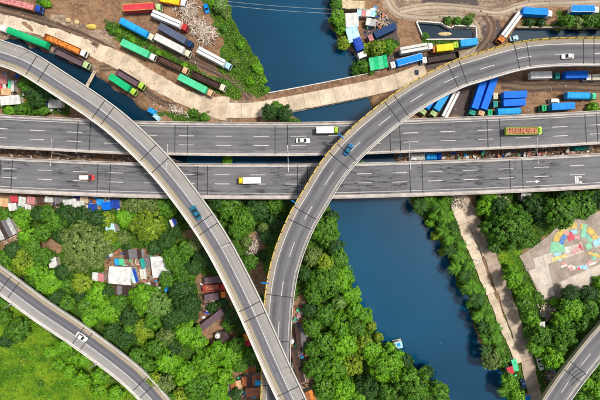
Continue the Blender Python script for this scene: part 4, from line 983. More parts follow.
# round dark tent, white tank
tn = thing('round_tent', 'round dark tent roof on bare ground among the trees', 'tent', tuple(W(223, 337.5, 0)))
tm = MB(); n = 14
tm.loft([[(rr*math.cos(2*math.pi*i/n), rr*math.sin(2*math.pi*i/n), z) for i in range(n)] for rr, z in ((3.1, 0), (3.1, 2.0), (3.3, 2.1), (1.6, 2.9), (0.15, 3.3))]); tm.build('canopy', rooft('dkbrown'), tn)
for i in range(7):
    a = 2*math.pi*i/7; MB().tube((3.3*math.cos(a), 3.3*math.sin(a), 2.15), (0.1, 0.1, 3.4), 0.05, n=5).build('rib', rooft('slate'), tn)
def tank(label, px, py, r_, h, col):
    t = thing('water_tank', label, 'tank', tuple(W(px, py, 0)))
    mb = MB(); n = 14; mb.loft([[(k*r_*math.cos(2*math.pi*i/n), k*r_*math.sin(2*math.pi*i/n), z) for i in range(n)] for k, z in ((1, -0.2), (1, h*0.85), (0.75, h), (0.25, h*1.06))]); mb.build('shell', paint(col), t, smooth=False)
    MB().tube((0, 0, h*1.0), (0, 0, h*1.14), r_*0.22, n=10).build('lid', paint('grey'), t)
tank('white round water tank beside the dark tent', 219, 333.5, 1.1, 3.6, 'white')
tank('small white tank on the dirt strip right of the crossing flyovers', 292, 340, 0.9, 2.4, 'white')
# tarps in the gap between the carriageways and along the canal
def tarp(label, px, py, wpx, hpx, ang, col, z=1.6, name='tarpaulin'):
    k = GS*(CAM_H-z)/CAM_H; c = W(px, py, z); r_ = random.Random(int(px*3+py)); n1, n2 = 12, 7
    t = link(name, None) if False else None
    mb = MB(); w_, d_ = wpx*k, hpx*k; vs = []
    for i in range(n1+1):
        for j in range(n2+1):
            e = min(i, n1-i, j, n2-j)
            vs.append((w_*(i/n1-.5)+r_.uniform(-.08, .08), d_*(j/n2-.5)+r_.uniform(-.08, .08), (z if e > 0 else z*0.15)+(r_.uniform(-0.3, 0.3) if e > 0 else 0)))
    q = n2+1
    mb.add(vs, [(i*q+j, (i+1)*q+j, (i+1)*q+j+1, i*q+j+1) for i in range(n1) for j in range(n2)])
    o = mb.build(name, rooft(col)); o.location = (c.x, c.y, gz(c.x, c.y)); o.rotation_euler = (0, 0, R(ang))
    tag(o, label, 'tarpaulin', 'tarpaulins over stored goods')
tarp('white crumpled tarpaulin in the gap between the carriageways', 418, 157, 17, 8, 2, 'white', 2.2)
tarp('light blue tarpaulin beside the white one between the carriageways', 432, 156.5, 12, 8, 2, 'sky', 2.6)
tarp('deep blue tarpaulin strip at the end between the carriageways', 440, 156, 4, 8, 2, 'blue', 2.4)
tarp('teal tarpaulin between the carriageways at the right', 581, 148, 13, 5, 3, 'teal', 2.2)
tarp('small white tarpaulin next to the teal one', 591, 147.5, 4, 4, 3, 'white', 1.8)
tarp('light blue tarpaulin at the canal end above the upper carriageway', 151, 111, 9, 6, -30, 'sky', 1.2)
tarp('small pale blue tarpaulin beside the canal end', 156, 117, 8, 5, -40, 'ltblue', 1.0)
tarp('small blue tarpaulin on the ground below the parked lorries', 417, 72, 4, 6, 0, 'steelblue', 0.8)

# ------------------------------------------------------------------ timber heap and rubble
def sticks(name, label, cx, cy, n, spread, ang, mats, z, ln=(1.5, 6), group=None):
    mb = MB(); r_ = random.Random(n)
    for i in range(n):
        u, v = r_.gauss(0, 0.42), r_.gauss(0, 0.42)
        if abs(u) > 1 or abs(v) > 1: continue
        x = cx+u*spread[0]*math.cos(ang)-v*spread[1]*math.sin(ang); y = cy+u*spread[0]*math.sin(ang)+v*spread[1]*math.cos(ang)
        zz = z*max(0.1, 1-u*u-v*v)*r_.uniform(0.3, 1.0); a = ang+r_.gauss(0, 0.75)+(math.pi/2 if r_.random() < 0.35 else 0); L = r_.uniform(*ln)
        mb.box((x, y, zz+0.1), (L, r_.uniform(0.12, 0.3), r_.uniform(0.1, 0.25)), a, i % len(mats), rx=0)
    o = mb.build(name, mats); tag(o, label, 'timber'); o['kind'] = 'stuff'; return o
w2 = [pm('timber_pale', (0.46, 0.36, 0.27), 0.9, 0.25, 1), pm('timber_grey', (0.40, 0.34, 0.29), 0.9, 0.25, 1), pm('timber_brown', (0.27, 0.18, 0.12), 0.9, 0.3, 1), pm('timber_white', (0.60, 0.52, 0.44), 0.9, 0.2, 1)]
c = W(187, 10); sticks('timber_heap', 'heap of pale timber and poles beside the green bank at the top', c.x, c.y, 300, (7.0, 4.6), R(-50), w2, 1.5, (1.0, 4.0))
c = W(204, 32); sticks('timber_heap', 'lower heap of pale bent poles next to the white lorries', c.x, c.y, 320, (6.6, 4.6), R(-42), w2, 1.5, (1.0, 4.5))
for (x, y, s1_, s2_, n_, lb_) in ((178, 111, 5, 2.2, 90, 'white broken timber beside the upper carriageway'), (255, 247, 3, 6.5, 220, 'bare brown brushwood between the two flyovers'), (549, 312, 5, 4, 160, 'pale heap of broken boards among bushes at the right'), (380, 22, 5, 4, 110, 'scattered boards on the dark ground by the navy lorry'), (215, 306, 5, 6, 150, 'loose boards around the old lorries among the trees'), (230, 388, 6, 4, 120, 'loose boards beside the bottom roofs'), (486, 192, 12, 2.5, 120, 'grey debris below the lower carriageway'), (460, 203, 4, 3, 90, 'pale rubble at the head of the bank walkway'), (140, 270, 14, 8, 240, 'scattered boards between the huts in the wood'), (8, 236, 7, 4, 100, 'grey boards by the dark hut at the left edge'), (550, 372, 4, 4, 70, 'dark debris beside the lower right ramp')):
    c = W(x, y); sticks('debris_heap', lb_, c.x, c.y, n_, (s1_, s2_), R(-20), w2, 0.8, (0.5, 2.2))
# scrap sheets lying between the huts: a clutter nobody could count
scm = [rooft(k) for k in ('white', 'lgrey', 'sky', 'dkblue', 'rust', 'brown', 'terracotta', 'slate', 'mint', 'pink')]
mb = MB(); r_ = random.Random(21)
for (cx, cy, sx, sy, n_) in ((60, 203, 60, 6, 110), (138, 272, 30, 20, 90), (14, 90, 16, 16, 40), (52, 104, 10, 7, 20), (244, 385, 18, 12, 50), (216, 312, 14, 30, 30), (300, 350, 8, 45, 45), (370, 20, 16, 12, 30), (480, 155, 110, 4, 90), (512, 374, 6, 8, 8), (549, 375, 6, 12, 12), (10, 232, 16, 8, 20), (250, 345, 8, 14, 16), (250, 160, 60, 4, 40)):
    for i in range(n_):
        q = W(cx+r_.uniform(-sx, sx), cy+r_.uniform(-sy, sy), 0)
        if gmask(q.x, q.y, wetb) > 0.2: continue
        mb.box((q.x, q.y, gz(q.x, q.y)+r_.uniform(0.1, 1.4)), (r_.uniform(0.5, 2.2), r_.uniform(0.4, 1.3), 0.05), r_.uniform(0, 3.1), r_.randrange(len(scm)), 1.0, r_.uniform(-.35, .35))
tag(mb.build('scrap_sheets', scm), 'loose scrap sheets and boards strewn between the huts', 'scrap', kind='stuff')
# soil heaps
def heap(label, px, py, rx_, ry_, h, m):
    c = W(px, py, 0); mb = MB(); r_ = random.Random(int(px)); n = 12
    rings = [[(c.x+rx_*k*math.cos(2*math.pi*i/n)*r_.uniform(.9, 1.1), c.y+ry_*k*math.sin(2*math.pi*i/n)*r_.uniform(.9, 1.1), z*h-0.3) for i in range(n)] for k, z in ((1, 0), (0.75, 0.55), (0.4, 0.95), (0.08, 1.1))]
    mb.loft(rings); o = mb.build('sand_heap', m, smooth=True); tag(o, label, 'sand heap', 'sand heaps by the yard road')
hm = pm('sand', (0.52, 0.40, 0.22), 0.95, 0.2, 1.0, 0.3); hm2 = pm('yellow_sand', (0.58, 0.44, 0.10), 0.95, 0.2, 1.0, 0.3)
heap('left of three small sand heaps by the yard road', 67.5, 20, 1.5, 1.1, 0.9, hm); heap('middle of three small sand heaps by the yard road', 76.5, 22, 1.5, 1.2, 1.0, hm); heap('yellow sand heap, right of three by the yard road', 91, 26.5, 2.6, 1.3, 1.1, hm2)
heap('pale mud patch rising out of the small pond', 446, 32.5, 3.2, 0.9, 0.4, hm)
bpy.data.objects['sand_heap.003'].location.z = -1.05; bpy.data.objects['sand_heap.003']['category'] = 'mud patch'; bpy.data.objects['sand_heap.003'].name = 'mud_patch'
# rubble and litter: stones nobody could count
mb = MB(); rm_ = [pm('stone_light', (0.45, 0.38, 0.30), 0.95, 0.3), pm('stone_dark', (0.12, 0.09, 0.075), 0.95, 0.3), pm('litter_white', (0.7, 0.7, 0.68), 0.8, 0.1)]
k = 0
while k < 5200:
    x, y = rng.uniform(-125, 125), rng.uniform(-85, 90)
    if gmask(x, y, GREENM) > 0.5 or gmask(x, y, wetb) > 0.05 or gmask(x, y, LAWNM) > 0.5: continue
    if 538 < x/GS+300 and 205 < 200-y/GS < 300 and rng.random() < 0.85: continue
    s = abs(rng.gauss(0, 0.16))+0.08
    u = rng.random(); mi = 0 if u < 0.55 else (1 if u < 0.95 else 2)
    mb.box((x, y, gz(x, y)+s*0.25+0.02), (s*rng.uniform(.8, 1.8), s, s*0.7), rng.uniform(0, 3), mi, 0.7); k += 1
o = mb.build('rubble', rm_); tag(o, 'small stones and litter scattered over the bare ground', 'rubble', kind='stuff')
mb = MB()   # rubbish in the gap between the carriageways
for i in range(1500):
    px_ = rng.uniform(-20, 620); 
    if 95 < px_ < 110 or 355 < px_ < 395: continue
    py_ = np.interp(px_, [x for x, y in H1], [(a[1]+b[1])/2+17-16 for a, b in zip(H1, H2)])+rng.uniform(-7, 7)
    q = W(px_, py_, 0); s = rng.uniform(0.2, 0.8); u = rng.random()
    mb.box((q.x, q.y, gz(q.x, q.y)+0.15), (s*1.5, s, 0.3), rng.uniform(0, 3), 0 if u < 0.3 else (1 if u < 0.9 else 2), 0.8)
tag(mb.build('rubbish', rm_), 'grey rubbish strewn under the gap between the carriageways', 'rubbish', kind='stuff')

# ------------------------------------------------------------------ vegetation
def leaves_mesh(name, P, N, S, T, mats, mi=None):
    """quads at P (n,3) facing N, half-size S, tint T"""
    n = len(P); N = N/np.linalg.norm(N, axis=1)[:, None]
    up = nrg.normal(size=(n, 3)); U = np.cross(N, up); U /= np.linalg.norm(U, axis=1)[:, None]; V = np.cross(N, U)
    s = S[:, None]
    q = np.stack([P-U*s*0.55-V*s*0.2, P+V*s*-0.95, P+U*s*0.55-V*s*0.2, P+V*s*0.95+N*s*-0.25], 1)   # pointed leaf
    me = bpy.data.meshes.new(name)
    me.vertices.add(4*n); me.vertices.foreach_set('co', q.astype(np.float32).ravel())
    me.loops.add(4*n); me.loops.foreach_set('vertex_index', np.arange(4*n, dtype=np.int32))
    me.polygons.add(n); me.polygons.foreach_set('loop_start', np.arange(0, 4*n, 4, dtype=np.int32))
    me.update(calc_edges=True)
    for m in (mats if isinstance(mats, list) else [mats]): me.materials.append(m)
    if mi is not None: me.polygons.foreach_set('material_index', mi.astype(np.int32))
    at = me.attributes.new('tint', 'FLOAT', 'FACE'); at.data.foreach_set('value', T.astype(np.float32))
    return me

def crown_points(r, seed, dens=26, flat=0.85, clump=1.15, leaf=0.34):
    """dome of leafy clumps, radius r, centre at origin"""
    g = np.random.default_rng(seed)
    ncl = int(max(14, 4.6*(r/clump)**2)); ph = g.uniform(0, 2*np.pi, ncl); u = g.uniform(-0.25, 1, ncl)
    kk = np.arange(ncl); u = 1-1.28*(kk+g.uniform(0, 1, ncl))/ncl; ph = kk*2.39996+g.uniform(-.35, .35, ncl)
    ct = u; stt = np.sqrt(np.clip(1-ct*ct, 0, 1))
    lob = 1+0.08*np.sin(3*ph+seed)+0.07*np.sin(5*ph+2*seed)+0.06*np.sin(9*ph+seed)
    rad = r*g.uniform(0.70, 0.95, ncl)*lob
    C = np.stack([rad*stt*np.cos(ph), rad*stt*np.sin(ph), rad*ct*flat], 1)
    cr = clump*g.uniform(0.45, 1.05, ncl); ctint = g.uniform(0, 1, ncl)
    Ps, Ns, Ss, Ts = [], [], [], []
    for i in range(ncl):
        k = int(dens*cr[i]**2*3.8); cn = C[i]/(np.linalg.norm(C[i])+1e-6)
        d = g.normal(size=(k, 3)); d[:, 2] = np.abs(d[:, 2])*1.1-0.2; d /= np.linalg.norm(d, axis=1)[:, None]
        p = C[i]+d*cr[i]*g.uniform(0.55, 1.08, (k, 1))*np.array([1, 1, 0.75])
        nn = cn*0.55+d*0.75+np.array([0, 0, 0.3])+g.normal(size=(k, 3))*0.5
        Ps.append(p); Ns.append(nn); Ss.append(leaf*g.uniform(0.6, 1.25, k)); Ts.append(np.clip(0.5*ctint[i]+g.beta(0.8, 1.2, k)*0.65-0.05, 0, 1))
    return np.concatenate(Ps), np.concatenate(Ns), np.concatenate(Ss), np.concatenate(Ts), C

CROWNS = {}
def crown_mesh(rclass, var, hue):
    key = (rclass, var, hue)
    if key not in CROWNS:
        q_ = {'bright': (1.25, 1.05, 1.0), 'olive': (0.9, 1.25, 0.62), 'yellow': (1.0, 1.2, 0.7), 'dark': (1.1, 0.9, 1.15), 'pale': (0.85, 0.9, 1.2)}.get(hue, (1, 1, 1))
        P, N, S, T, C = crown_points(rclass, var*17+int(rclass*3)+1, clump=0.6 if rclass < 2.6 else (0.72 if rclass < 4.2 else 0.92 if rclass < 6 else 1.2)*q_[0], leaf=(0.23 if rclass < 2.6 else (0.29 if rclass < 4.2 else 0.34))*q_[1], dens=(44 if rclass < 2.6 else (32 if rclass < 4.2 else 23))*q_[2])
        CROWNS[key] = leaves_mesh('crown', P, N, S, T, LEAF[hue])
    return CROWNS[key]
TRUNKS = {}
def trunk_mesh(r, h, var):
    key = (r, h, var)
    if key not in TRUNKS:
        mb = MB(); g = random.Random(var*7+int(r*10)); tr = 0.05*r+0.06
        mb.tube((0, 0, -2.5), (0, 0, h*0.5), tr*1.35, tr, 8)
        for i in range(6):
            a = i*math.pi/3+g.uniform(-.4, .4); z0 = h*g.uniform(0.32, 0.5); e = r*g.uniform(0.45, 0.75)
            mid = (math.cos(a)*e*0.45, math.sin(a)*e*0.45, z0+h*0.22)
            mb.tube((0, 0, z0), mid, tr*0.6, tr*0.4, 6); mb.tube(mid, (math.cos(a)*e, math.sin(a)*e, h*g.uniform(.78, .95)), tr*0.4, tr*0.15, 5)
        TRUNKS[key] = mb.mesh('trunk', bark)
    return TRUNKS[key]
RC = [1.3, 2.0, 2.9, 3.8, 4.8, 6.2, 8.0, 10.4]
def tree(px, py, rpx, hue, label, group, kind='tree', seed=0):
    h0 = {0: 2.0, 1: 4.0, 2: 7.0, 3: 9.5}[0 if rpx < 5 else 1 if rpx < 8 else 2 if rpx < 16 else 3]*(0.55 if kind == 'shrub' else rng.uniform(0.85, 1.3))
    r = rpx*GS*(CAM_H-h0)/CAM_H*(0.98 if rpx < 11 else 1.04)
    rc = min(RC, key=lambda q: abs(q-r)); c = W(px, py, h0*0.8); g = min(gz(c.x, c.y), 0.0)
    t = thing('broadleaf_tree' if kind == 'tree' else 'shrub', label, kind, (c.x, c.y, g), rng.uniform(0, 6.28), group)
    var = seed % 3 if rc < 7 else seed % 2; sc = r/rc
    o = link('crown', crown_mesh(rc, var, hue), t, (0, 0, max(h0-g-0.8*r, 0.4*r))); o.scale = (sc, sc, sc*rng.uniform(0.85, 1.15))
    hz = max(h0-g-0.3*r, 0.6*r)
    o = link('trunk', trunk_mesh(rc, 6.0, var), t, (0, 0, 0)); o.scale = (sc, sc, hz/6.0)
    return t

PALMS = {}
def palm_mesh(var, hue, r=3.0):
    key = (var, hue)
    if key in PALMS: return PALMS[key]
    g = np.random.default_rng(var+50); P, N, S, T = [], [], [], []; vs, fs, tt = [], [], []
    nf = 26
    for i in range(nf):
        a = 2*np.pi*i/nf+g.uniform(-.2, .2); L = r*g.uniform(0.7, 1.1); up = g.uniform(0.1, 1.3); tint = g.uniform(0, 0.6)
        d = np.array([np.cos(a), np.sin(a), 0]); sd_ = np.array([-np.sin(a), np.cos(a), 0])
        K = 13; prev = None
        for k in range(K):
            t = (k+1)/K; c = d*L*t*(1-0.08*t)+np.array([0, 0, up*t*1.6-1.9*t*t*0.9]); w_ = 0.62*r*0.24*np.sin(np.pi*min(1, t*0.9+0.12))**0.7
            for s in (-1, 1):
                tip = c+sd_*s*w_+d*0.30+np.array([0, 0, -0.12-0.25*w_]); b0 = c-d*0.09; b1 = c+d*0.11
                n0 = len(vs); vs += [tuple(b0), tuple(b1), tuple(tip+d*0.03), tuple(tip-d*0.05)]
                fs.append((n0, n0+1, n0+2, n0+3)); tt.append(np.clip(tint+g.uniform(0, 0.4), 0, 1))
    me = bpy.data.meshes.new('fronds'); me.from_pydata(vs, [], fs); me.materials.append(LEAF[hue])
    at = me.attributes.new('tint', 'FLOAT', 'FACE'); at.data.foreach_set('value', np.array(tt, dtype=np.float32))
    PALMS[key] = me; return me
def palm(px, py, rpx, hue, label, group, seed=0):
    h = 4.5+(seed % 3)*0.8; c = W(px, py, h); g = min(gz(c.x, c.y), 0)
    t = thing('palm', label, 'palm', (c.x, c.y, g), rng.uniform(0, 6.28), group); s = rpx*GS*0.97/3.0
    o = link('fronds', palm_mesh(seed % 4, hue), t, (0, 0, h-g)); o.scale = (s, s, s)
    key = ('palm', seed % 2)
    if key not in TRUNKS:
        mb = MB(); mb.tube((0.2, 0, -2), (0, 0, 4.6), 0.2, 0.12, 8); TRUNKS[key] = mb.mesh('trunk', bark)
    o = link('trunk', TRUNKS[key], t); o.scale = (1, 1, (h-g)/4.6)

VEG = {   # region phrase -> (x, y, radius, hue[, kind])
 'below the shanties': [(21, 217, 10, 'bright'), (46, 214, 9, 'mid'), (38, 214, 8, 'dark'), (25, 236, 10, 'bright'), (41, 233, 9, 'mid'), (64, 215, 11, 'dark'), (81, 216, 10, 'dark'), (97, 218, 9, 'dark'), (60, 236, 9, 'dark'), (4, 216, 7, 'mid'), (55, 222, 9, 'mid')],
 'round the small white hut': [(83, 247, 26, 'olive'), (20, 262, 15, 'yellow'), (41, 257, 10, 'mid'), (4, 259, 9, 'mid'), (36, 273, 10, 'bright'), (62, 272, 8, 'dark'), (12, 250, 9, 'dark'), (32, 246, 8, 'mid'), (5, 272, 8, 'bright')],
 'above the lower left ramp': [(47, 283, 12, 'bright'), (65, 287, 9, 'mid'), (80, 284, 10, 'yellow'), (95, 296, 13, 'bright'), (67, 303, 8, 'mid'), (90, 317, 10, 'bright'), (108, 312, 14, 'bright'), (84, 307, 8, 'mid'), (112, 333, 10, 'dark'), (57, 297, 8, 'dark'), (28, 284, 7, 'mid'), (78, 298, 7, 'dark')],
 'round the blue tarp hut': [(107, 219, 8, 'yellow'), (125, 218, 11, 'bright'), (145, 225, 17, 'yellow'), (132, 205, 10, 'olive'), (150, 206, 11, 'olive'), (167, 206, 11, 'mid'), (165, 241, 9, 'dark'), (154, 248, 8, 'dark'), (108, 237, 8, 'yellow'), (112, 245, 7, 'mid'), (122, 238, 7, 'olive'), (184, 216, 7, 'dark'), (104, 246, 6, 'dark'), (150, 243, 7, 'mid'), (126, 248, 4, 'dark', 'shrub')],
 'beside the long grey roof': [(173, 259, 12, 'mid'), (183, 273, 14, 'mid'), (203, 258, 11, 'dark'), (195, 245, 8, 'olive'), (180, 290, 13, 'dark'), (186, 250, 9, 'mid'), (213, 265, 7, 'dark'), (175, 232, 7, 'dark'), (194, 268, 8, 'dark'), (190, 305, 11, 'dark'), (166, 280, 8, 'mid'), (168, 255, 7, 'mid')],
 'in the left wood\'s middle': [(142, 300, 14, 'bright'), (157, 306, 13, 'pale'), (141, 331, 12, 'yellow'), (125, 338, 10, 'dark'), (182, 313, 15, 'dark'), (186, 334, 13, 'bright'), (197, 343, 10, 'bright'), (165, 337, 10, 'olive'), (128, 318, 10, 'dark'), (118, 303, 9, 'mid'), (170, 322, 10, 'dark'), (152, 322, 9, 'mid'), (130, 330, 8, 'mid'), (155, 348, 9, 'mid'), (134, 296, 7, 'mid'), (108, 291, 7, 'dark')],
 'at the left wood\'s bottom': [(136, 357, 9, 'mid'), (166, 363, 13, 'bright'), (185, 377, 13, 'bright'), (205, 365, 14, 'bright'), (230, 357, 13, 'bright'), (195, 391, 11, 'mid'), (215, 394, 11, 'bright'), (153, 380, 8, 'yellow'), (173, 349, 9, 'dark'), (217, 351, 9, 'bright'), (180, 398, 9, 'yellow'), (224, 378, 10, 'bright'), (146, 366, 8, 'mid'), (204, 382, 10, 'mid'), (165, 385, 9, 'olive'), (170, 402, 9, 'mid')],
 'near the round tent': [(233, 316, 10, 'dark'), (229, 326, 7, 'mid'), (251, 357, 8, 'mid'), (243, 352, 7, 'bright'), (212, 308, 6, 'dark', 'shrub'), (222, 303, 6, 'dark', 'shrub'), (240, 328, 6, 'dark'), (237, 345, 8, 'mid'), (240, 366, 8, 'mid'), (236, 395, 6, 'dark'), (222, 399, 7, 'bright')],
 'between the two flyovers': [(227, 207, 12, 'mid'), (243, 218, 12, 'mid'), (257, 209, 13, 'dark'), (275, 206, 10, 'mid'), (277, 222, 11, 'dark'), (237, 231, 9, 'mid'), (250, 262, 8, 'mid'), (268, 237, 8, 'dark'), (216, 202, 9, 'dark'), (246, 242, 6, 'olive', 'shrub'), (262, 256, 6, 'dark', 'shrub'), (287, 202, 6, 'dark'), (264, 228, 7, 'olive')],
 'on the upper wooded bank': [(325, 231, 15, 'mid'), (313, 257, 10, 'olive'), (336, 247, 9, 'dark'), (340, 259, 10, 'mid'), (325, 282, 18, 'mid'), (342, 279, 13, 'bright'), (306, 275, 8, 'dark'), (314, 296, 10, 'mid'), (352, 297, 10, 'bright'), (340, 303, 8, 'pale'), (333, 217, 7, 'dark'), (325, 263, 9, 'yellow'), (355, 310, 9, 'bright')],
 'on the middle wooded bank': [(312, 328, 10, 'mid'), (325, 316, 11, 'mid'), (341, 325, 14, 'bright'), (325, 346, 13, 'mid'), (345, 346, 13, 'bright'), (357, 328, 10, 'mid'), (365, 316, 8, 'bright'), (364, 345, 10, 'yellow'), (310, 312, 8, 'dark'), (312, 350, 8, 'mid'), (372, 327, 5, 'yellow', 'shrub'), (379, 338, 5, 'yellow', 'shrub')],
 'on the lowest wooded bank': [(315, 370, 12, 'mid'), (336, 368, 15, 'bright'), (353, 365, 11, 'yellow'), (326, 391, 12, 'mid'), (343, 393, 13, 'bright'), (387, 366, 18, 'bright'), (372, 352, 10, 'bright'), (413, 386, 18, 'mid'), (406, 361, 8, 'dark'), (440, 392, 10, 'mid'), (367, 391, 13, 'dark'), (392, 350, 6, 'mid'), (388, 394, 12, 'mid'), (428, 374, 7, 'dark'), (360, 400, 10, 'bright')],
 'on the lower left lawn': [(15, 331, 12, 'mid'), (1, 317, 8, 'mid'), (49, 353, 6.5, 'bright'), (64, 347, 8, 'bright'), (72, 358, 7.5, 'bright'), (57, 367, 6.5, 'bright'), (68, 373, 7, 'bright'), (83, 362, 6, 'bright'), (81, 381, 8, 'bright'), (99, 377, 9, 'bright'), (97, 391, 7.5, 'bright'), (114, 396, 8.5, 'bright'), (4, 342, 7, 'dark'), (2, 304, 6, 'mid'), (28, 312, 5, 'mid', 'shrub'), (40, 384, 3, 'mid', 'shrub'), (22, 362, 3, 'yellow', 'shrub')],
 'by the left-edge shanties': [(35, 95, 11, 'dark'), (46, 89, 9, 'dark'), (25, 85, 8, 'mid'), (8, 110, 5, 'bright', 'shrub'), (20, 109, 6, 'mid', 'shrub'), (32, 109, 6, 'mid', 'shrub'), (42, 109, 6, 'mid'), (56, 94, 6, 'dark')],
 'on the upper river\'s left bank': [(219, 5, 7, 'pale'), (226, 14, 4, 'olive', 'shrub'), (240, 44, 4, 'bright', 'shrub'), (256, 66, 5, 'bright', 'shrub'), (259, 70, 4, 'bright', 'shrub'), (262, 80, 4, 'bright', 'shrub'), (250, 82, 4, 'bright', 'shrub'), (266, 90, 4, 'mid', 'shrub'), (224, 28, 4, 'mid', 'shrub'), (212, 3, 4, 'bright', 'shrub'), (234, 62, 4, 'olive', 'shrub')],
 'in the hedge between the lorries': [(108, 27, 3, 'mid', 'shrub'), (116, 31, 3, 'bright', 'shrub'), (124, 36, 3, 'mid', 'shrub'), (132, 40, 3, 'bright', 'shrub'), (140, 44, 3, 'mid', 'shrub'), (149, 48, 3, 'mid', 'shrub'), (158, 53, 3, 'bright', 'shrub'), (166, 57, 3, 'mid', 'shrub'), (175, 61, 3, 'mid', 'shrub'), (184, 65, 3, 'bright', 'shrub'), (193, 69, 3, 'mid', 'shrub'), (203, 74, 2.6, 'olive', 'shrub'), (213, 79, 2.6, 'olive', 'shrub'), (224, 84, 5, 'mid', 'shrub')],
 'beside the low bridge and yard': [(270, 112, 9, 'dark'), (284, 113, 9, 'dark'), (277, 109, 8, 'mid'), (45, 2, 5, 'bright', 'shrub'), (204, 117, 5, 'mid', 'shrub'), (227, 160, 5, 'bright', 'shrub'), (194, 113, 4, 'mid', 'shrub'), (112, 29, 5, 'mid', 'shrub'), (362, 166, 5, 'bright', 'shrub')],
 'on the upper river\'s right bank': [(337, 4, 7, 'mid'), (338, 17, 8, 'bright'), (341, 27, 7, 'bright'), (344, 42, 7, 'yellow'), (369, 48, 7, 'yellow'), (378, 47, 8, 'yellow'), (389, 47, 7, 'bright'), (363, 65, 7, 'mid'), (357, 68, 6, 'mid', 'shrub'), (371, 69, 5, 'mid', 'shrub'), (336, -6, 7, 'mid')],
 'round pond and canal': [(448, 20.5, 4, 'mid', 'shrub'), (458, 20.5, 4, 'mid', 'shrub'), (468, 20.5, 4, 'mid', 'shrub'), (426, 36, 3.5, 'mid', 'shrub'), (569, 20, 7, 'mid'), (580, 21, 7, 'olive'), (591, 20, 7, 'mid'), (603, 21, 7, 'mid'), (530, 22, 4, 'dark', 'shrub'), (542, 22, 4, 'dark', 'shrub'), (594, 108, 6, 'bright', 'shrub')],
 'above the painted plaza': [(487, 207, 10, 'bright'), (514, 228, 25, 'mid'), (545, 210, 13, 'dark'), (565, 212, 16, 'mid'), (585, 205, 14, 'mid'), (566, 196, 10, 'dark'), (490, 197, 8, 'bright'), (500, 206, 9, 'dark'), (497, 246, 8, 'mid'), (600, 198, 12, 'dark'), (532, 204, 9, 'dark'), (492, 222, 7, 'dark')],
 'along the bank road': [(514, 280, 9, 'bright'), (525, 291, 9, 'bright'), (512, 271, 7, 'bright'), (525, 303, 8, 'mid'), (532, 318, 8, 'bright'), (542, 338, 11, 'mid'), (536, 349, 8, 'bright'), (556, 359, 12, 'bright'), (531, 333, 7, 'mid'), (537, 297, 6, 'mid')],
 'between plaza and corner ramp': [(565, 335, 15, 'mid'), (575, 309, 12, 'bright'), (590, 311, 14, 'mid'), (572, 294, 9, 'dark'), (590, 294, 9, 'dark'), (604, 298, 10, 'mid'), (561, 319, 8, 'bright'), (585, 327, 9, 'mid'), (560, 348, 8, 'mid'), (601, 283, 7, 'bright', 'shrub'), (556, 303, 5, 'bright', 'shrub')],
 'right of the corner ramp': [(588, 385, 9, 'bright'), (597, 374, 9, 'mid'), (600, 392, 9, 'bright'), (583, 396, 7, 'bright')],
 'at the foot of the palms': [(493, 361, 11, 'olive'), (503, 361, 7, 'mid'), (510, 383, 8, 'bright'), (517, 397, 8, 'bright'), (431, 223, 5, 'bright', 'shrub'), (436, 236, 5, 'yellow', 'shrub'), (443, 252, 4, 'yellow', 'shrub'), (470, 305, 4, 'mid', 'shrub'), (498, 345, 5, 'mid', 'shrub'), (455, 234, 4, 'mid', 'shrub'), (432, 205, 6, 'bright'), (447, 199, 6, 'mid'), (458, 262, 5, 'mid', 'shrub'), (479, 306, 5, 'bright', 'shrub'), (464, 268, 4, 'dark', 'shrub'), (490, 332, 5, 'mid', 'shrub')],
}
sd_ = 0
for reg, lst in VEG.items():
    for i, it in enumerate(sorted(lst)):
        x, y, r_, hue = it[:4]; kind = it[4] if len(it) > 4 else 'tree'; sd_ += 1
        size = 'small' if r_ < 7 else 'mid-sized' if r_ < 12 else 'large' if r_ < 20 else 'very large'
        tree(x, y, r_, hue, '%s %s %s, %s from the left %s' % (size, LEAFWORD[hue], kind, ORD[i], reg), 'greenery '+reg, kind, sd_)
PLM = [(420, 206, 8), (430, 202, 8), (441, 207, 8), (447, 217, 8), (437, 214, 7), (444, 230, 8), (450, 240, 7), (451, 250, 8), (460, 257, 8), (456, 268, 8), (467, 276, 8), (472, 287, 8), (465, 290, 6), (476, 299, 8), (486, 309, 8), (479, 317, 7), (485, 326, 8), (495, 328, 7), (488, 339, 8), (496, 338, 7), (487, 350, 7), (455, 226, 6), (462, 245, 6), (500, 350, 6), (506, 392, 7), (470, 266, 6), (481, 291, 6), (490, 318, 6)]
for i, (x, y, r_) in enumerate(sorted(PLM, key=lambda q: q[1])):
    side = 'leaning over the water' if i % 9 == 40 else 'between river and walkway'
    k = i % 3
    o = palm(x, y, r_*rng.uniform(0.95, 1.35), ('mid', 'dark', 'mid', 'mid')[i % 4], 'feathery %s palm, %s from the top %s' % (LEAFWORD[('mid', 'dark', 'mid', 'mid')[i % 4]], (ORD+['twenty-first', 'twenty-second', 'twenty-third', 'twenty-fourth', 'twenty-fifth', 'twenty-sixth', 'twenty-seventh', 'twenty-eighth', 'twenty-ninth'])[i], side), 'palms on the right river bank', i)

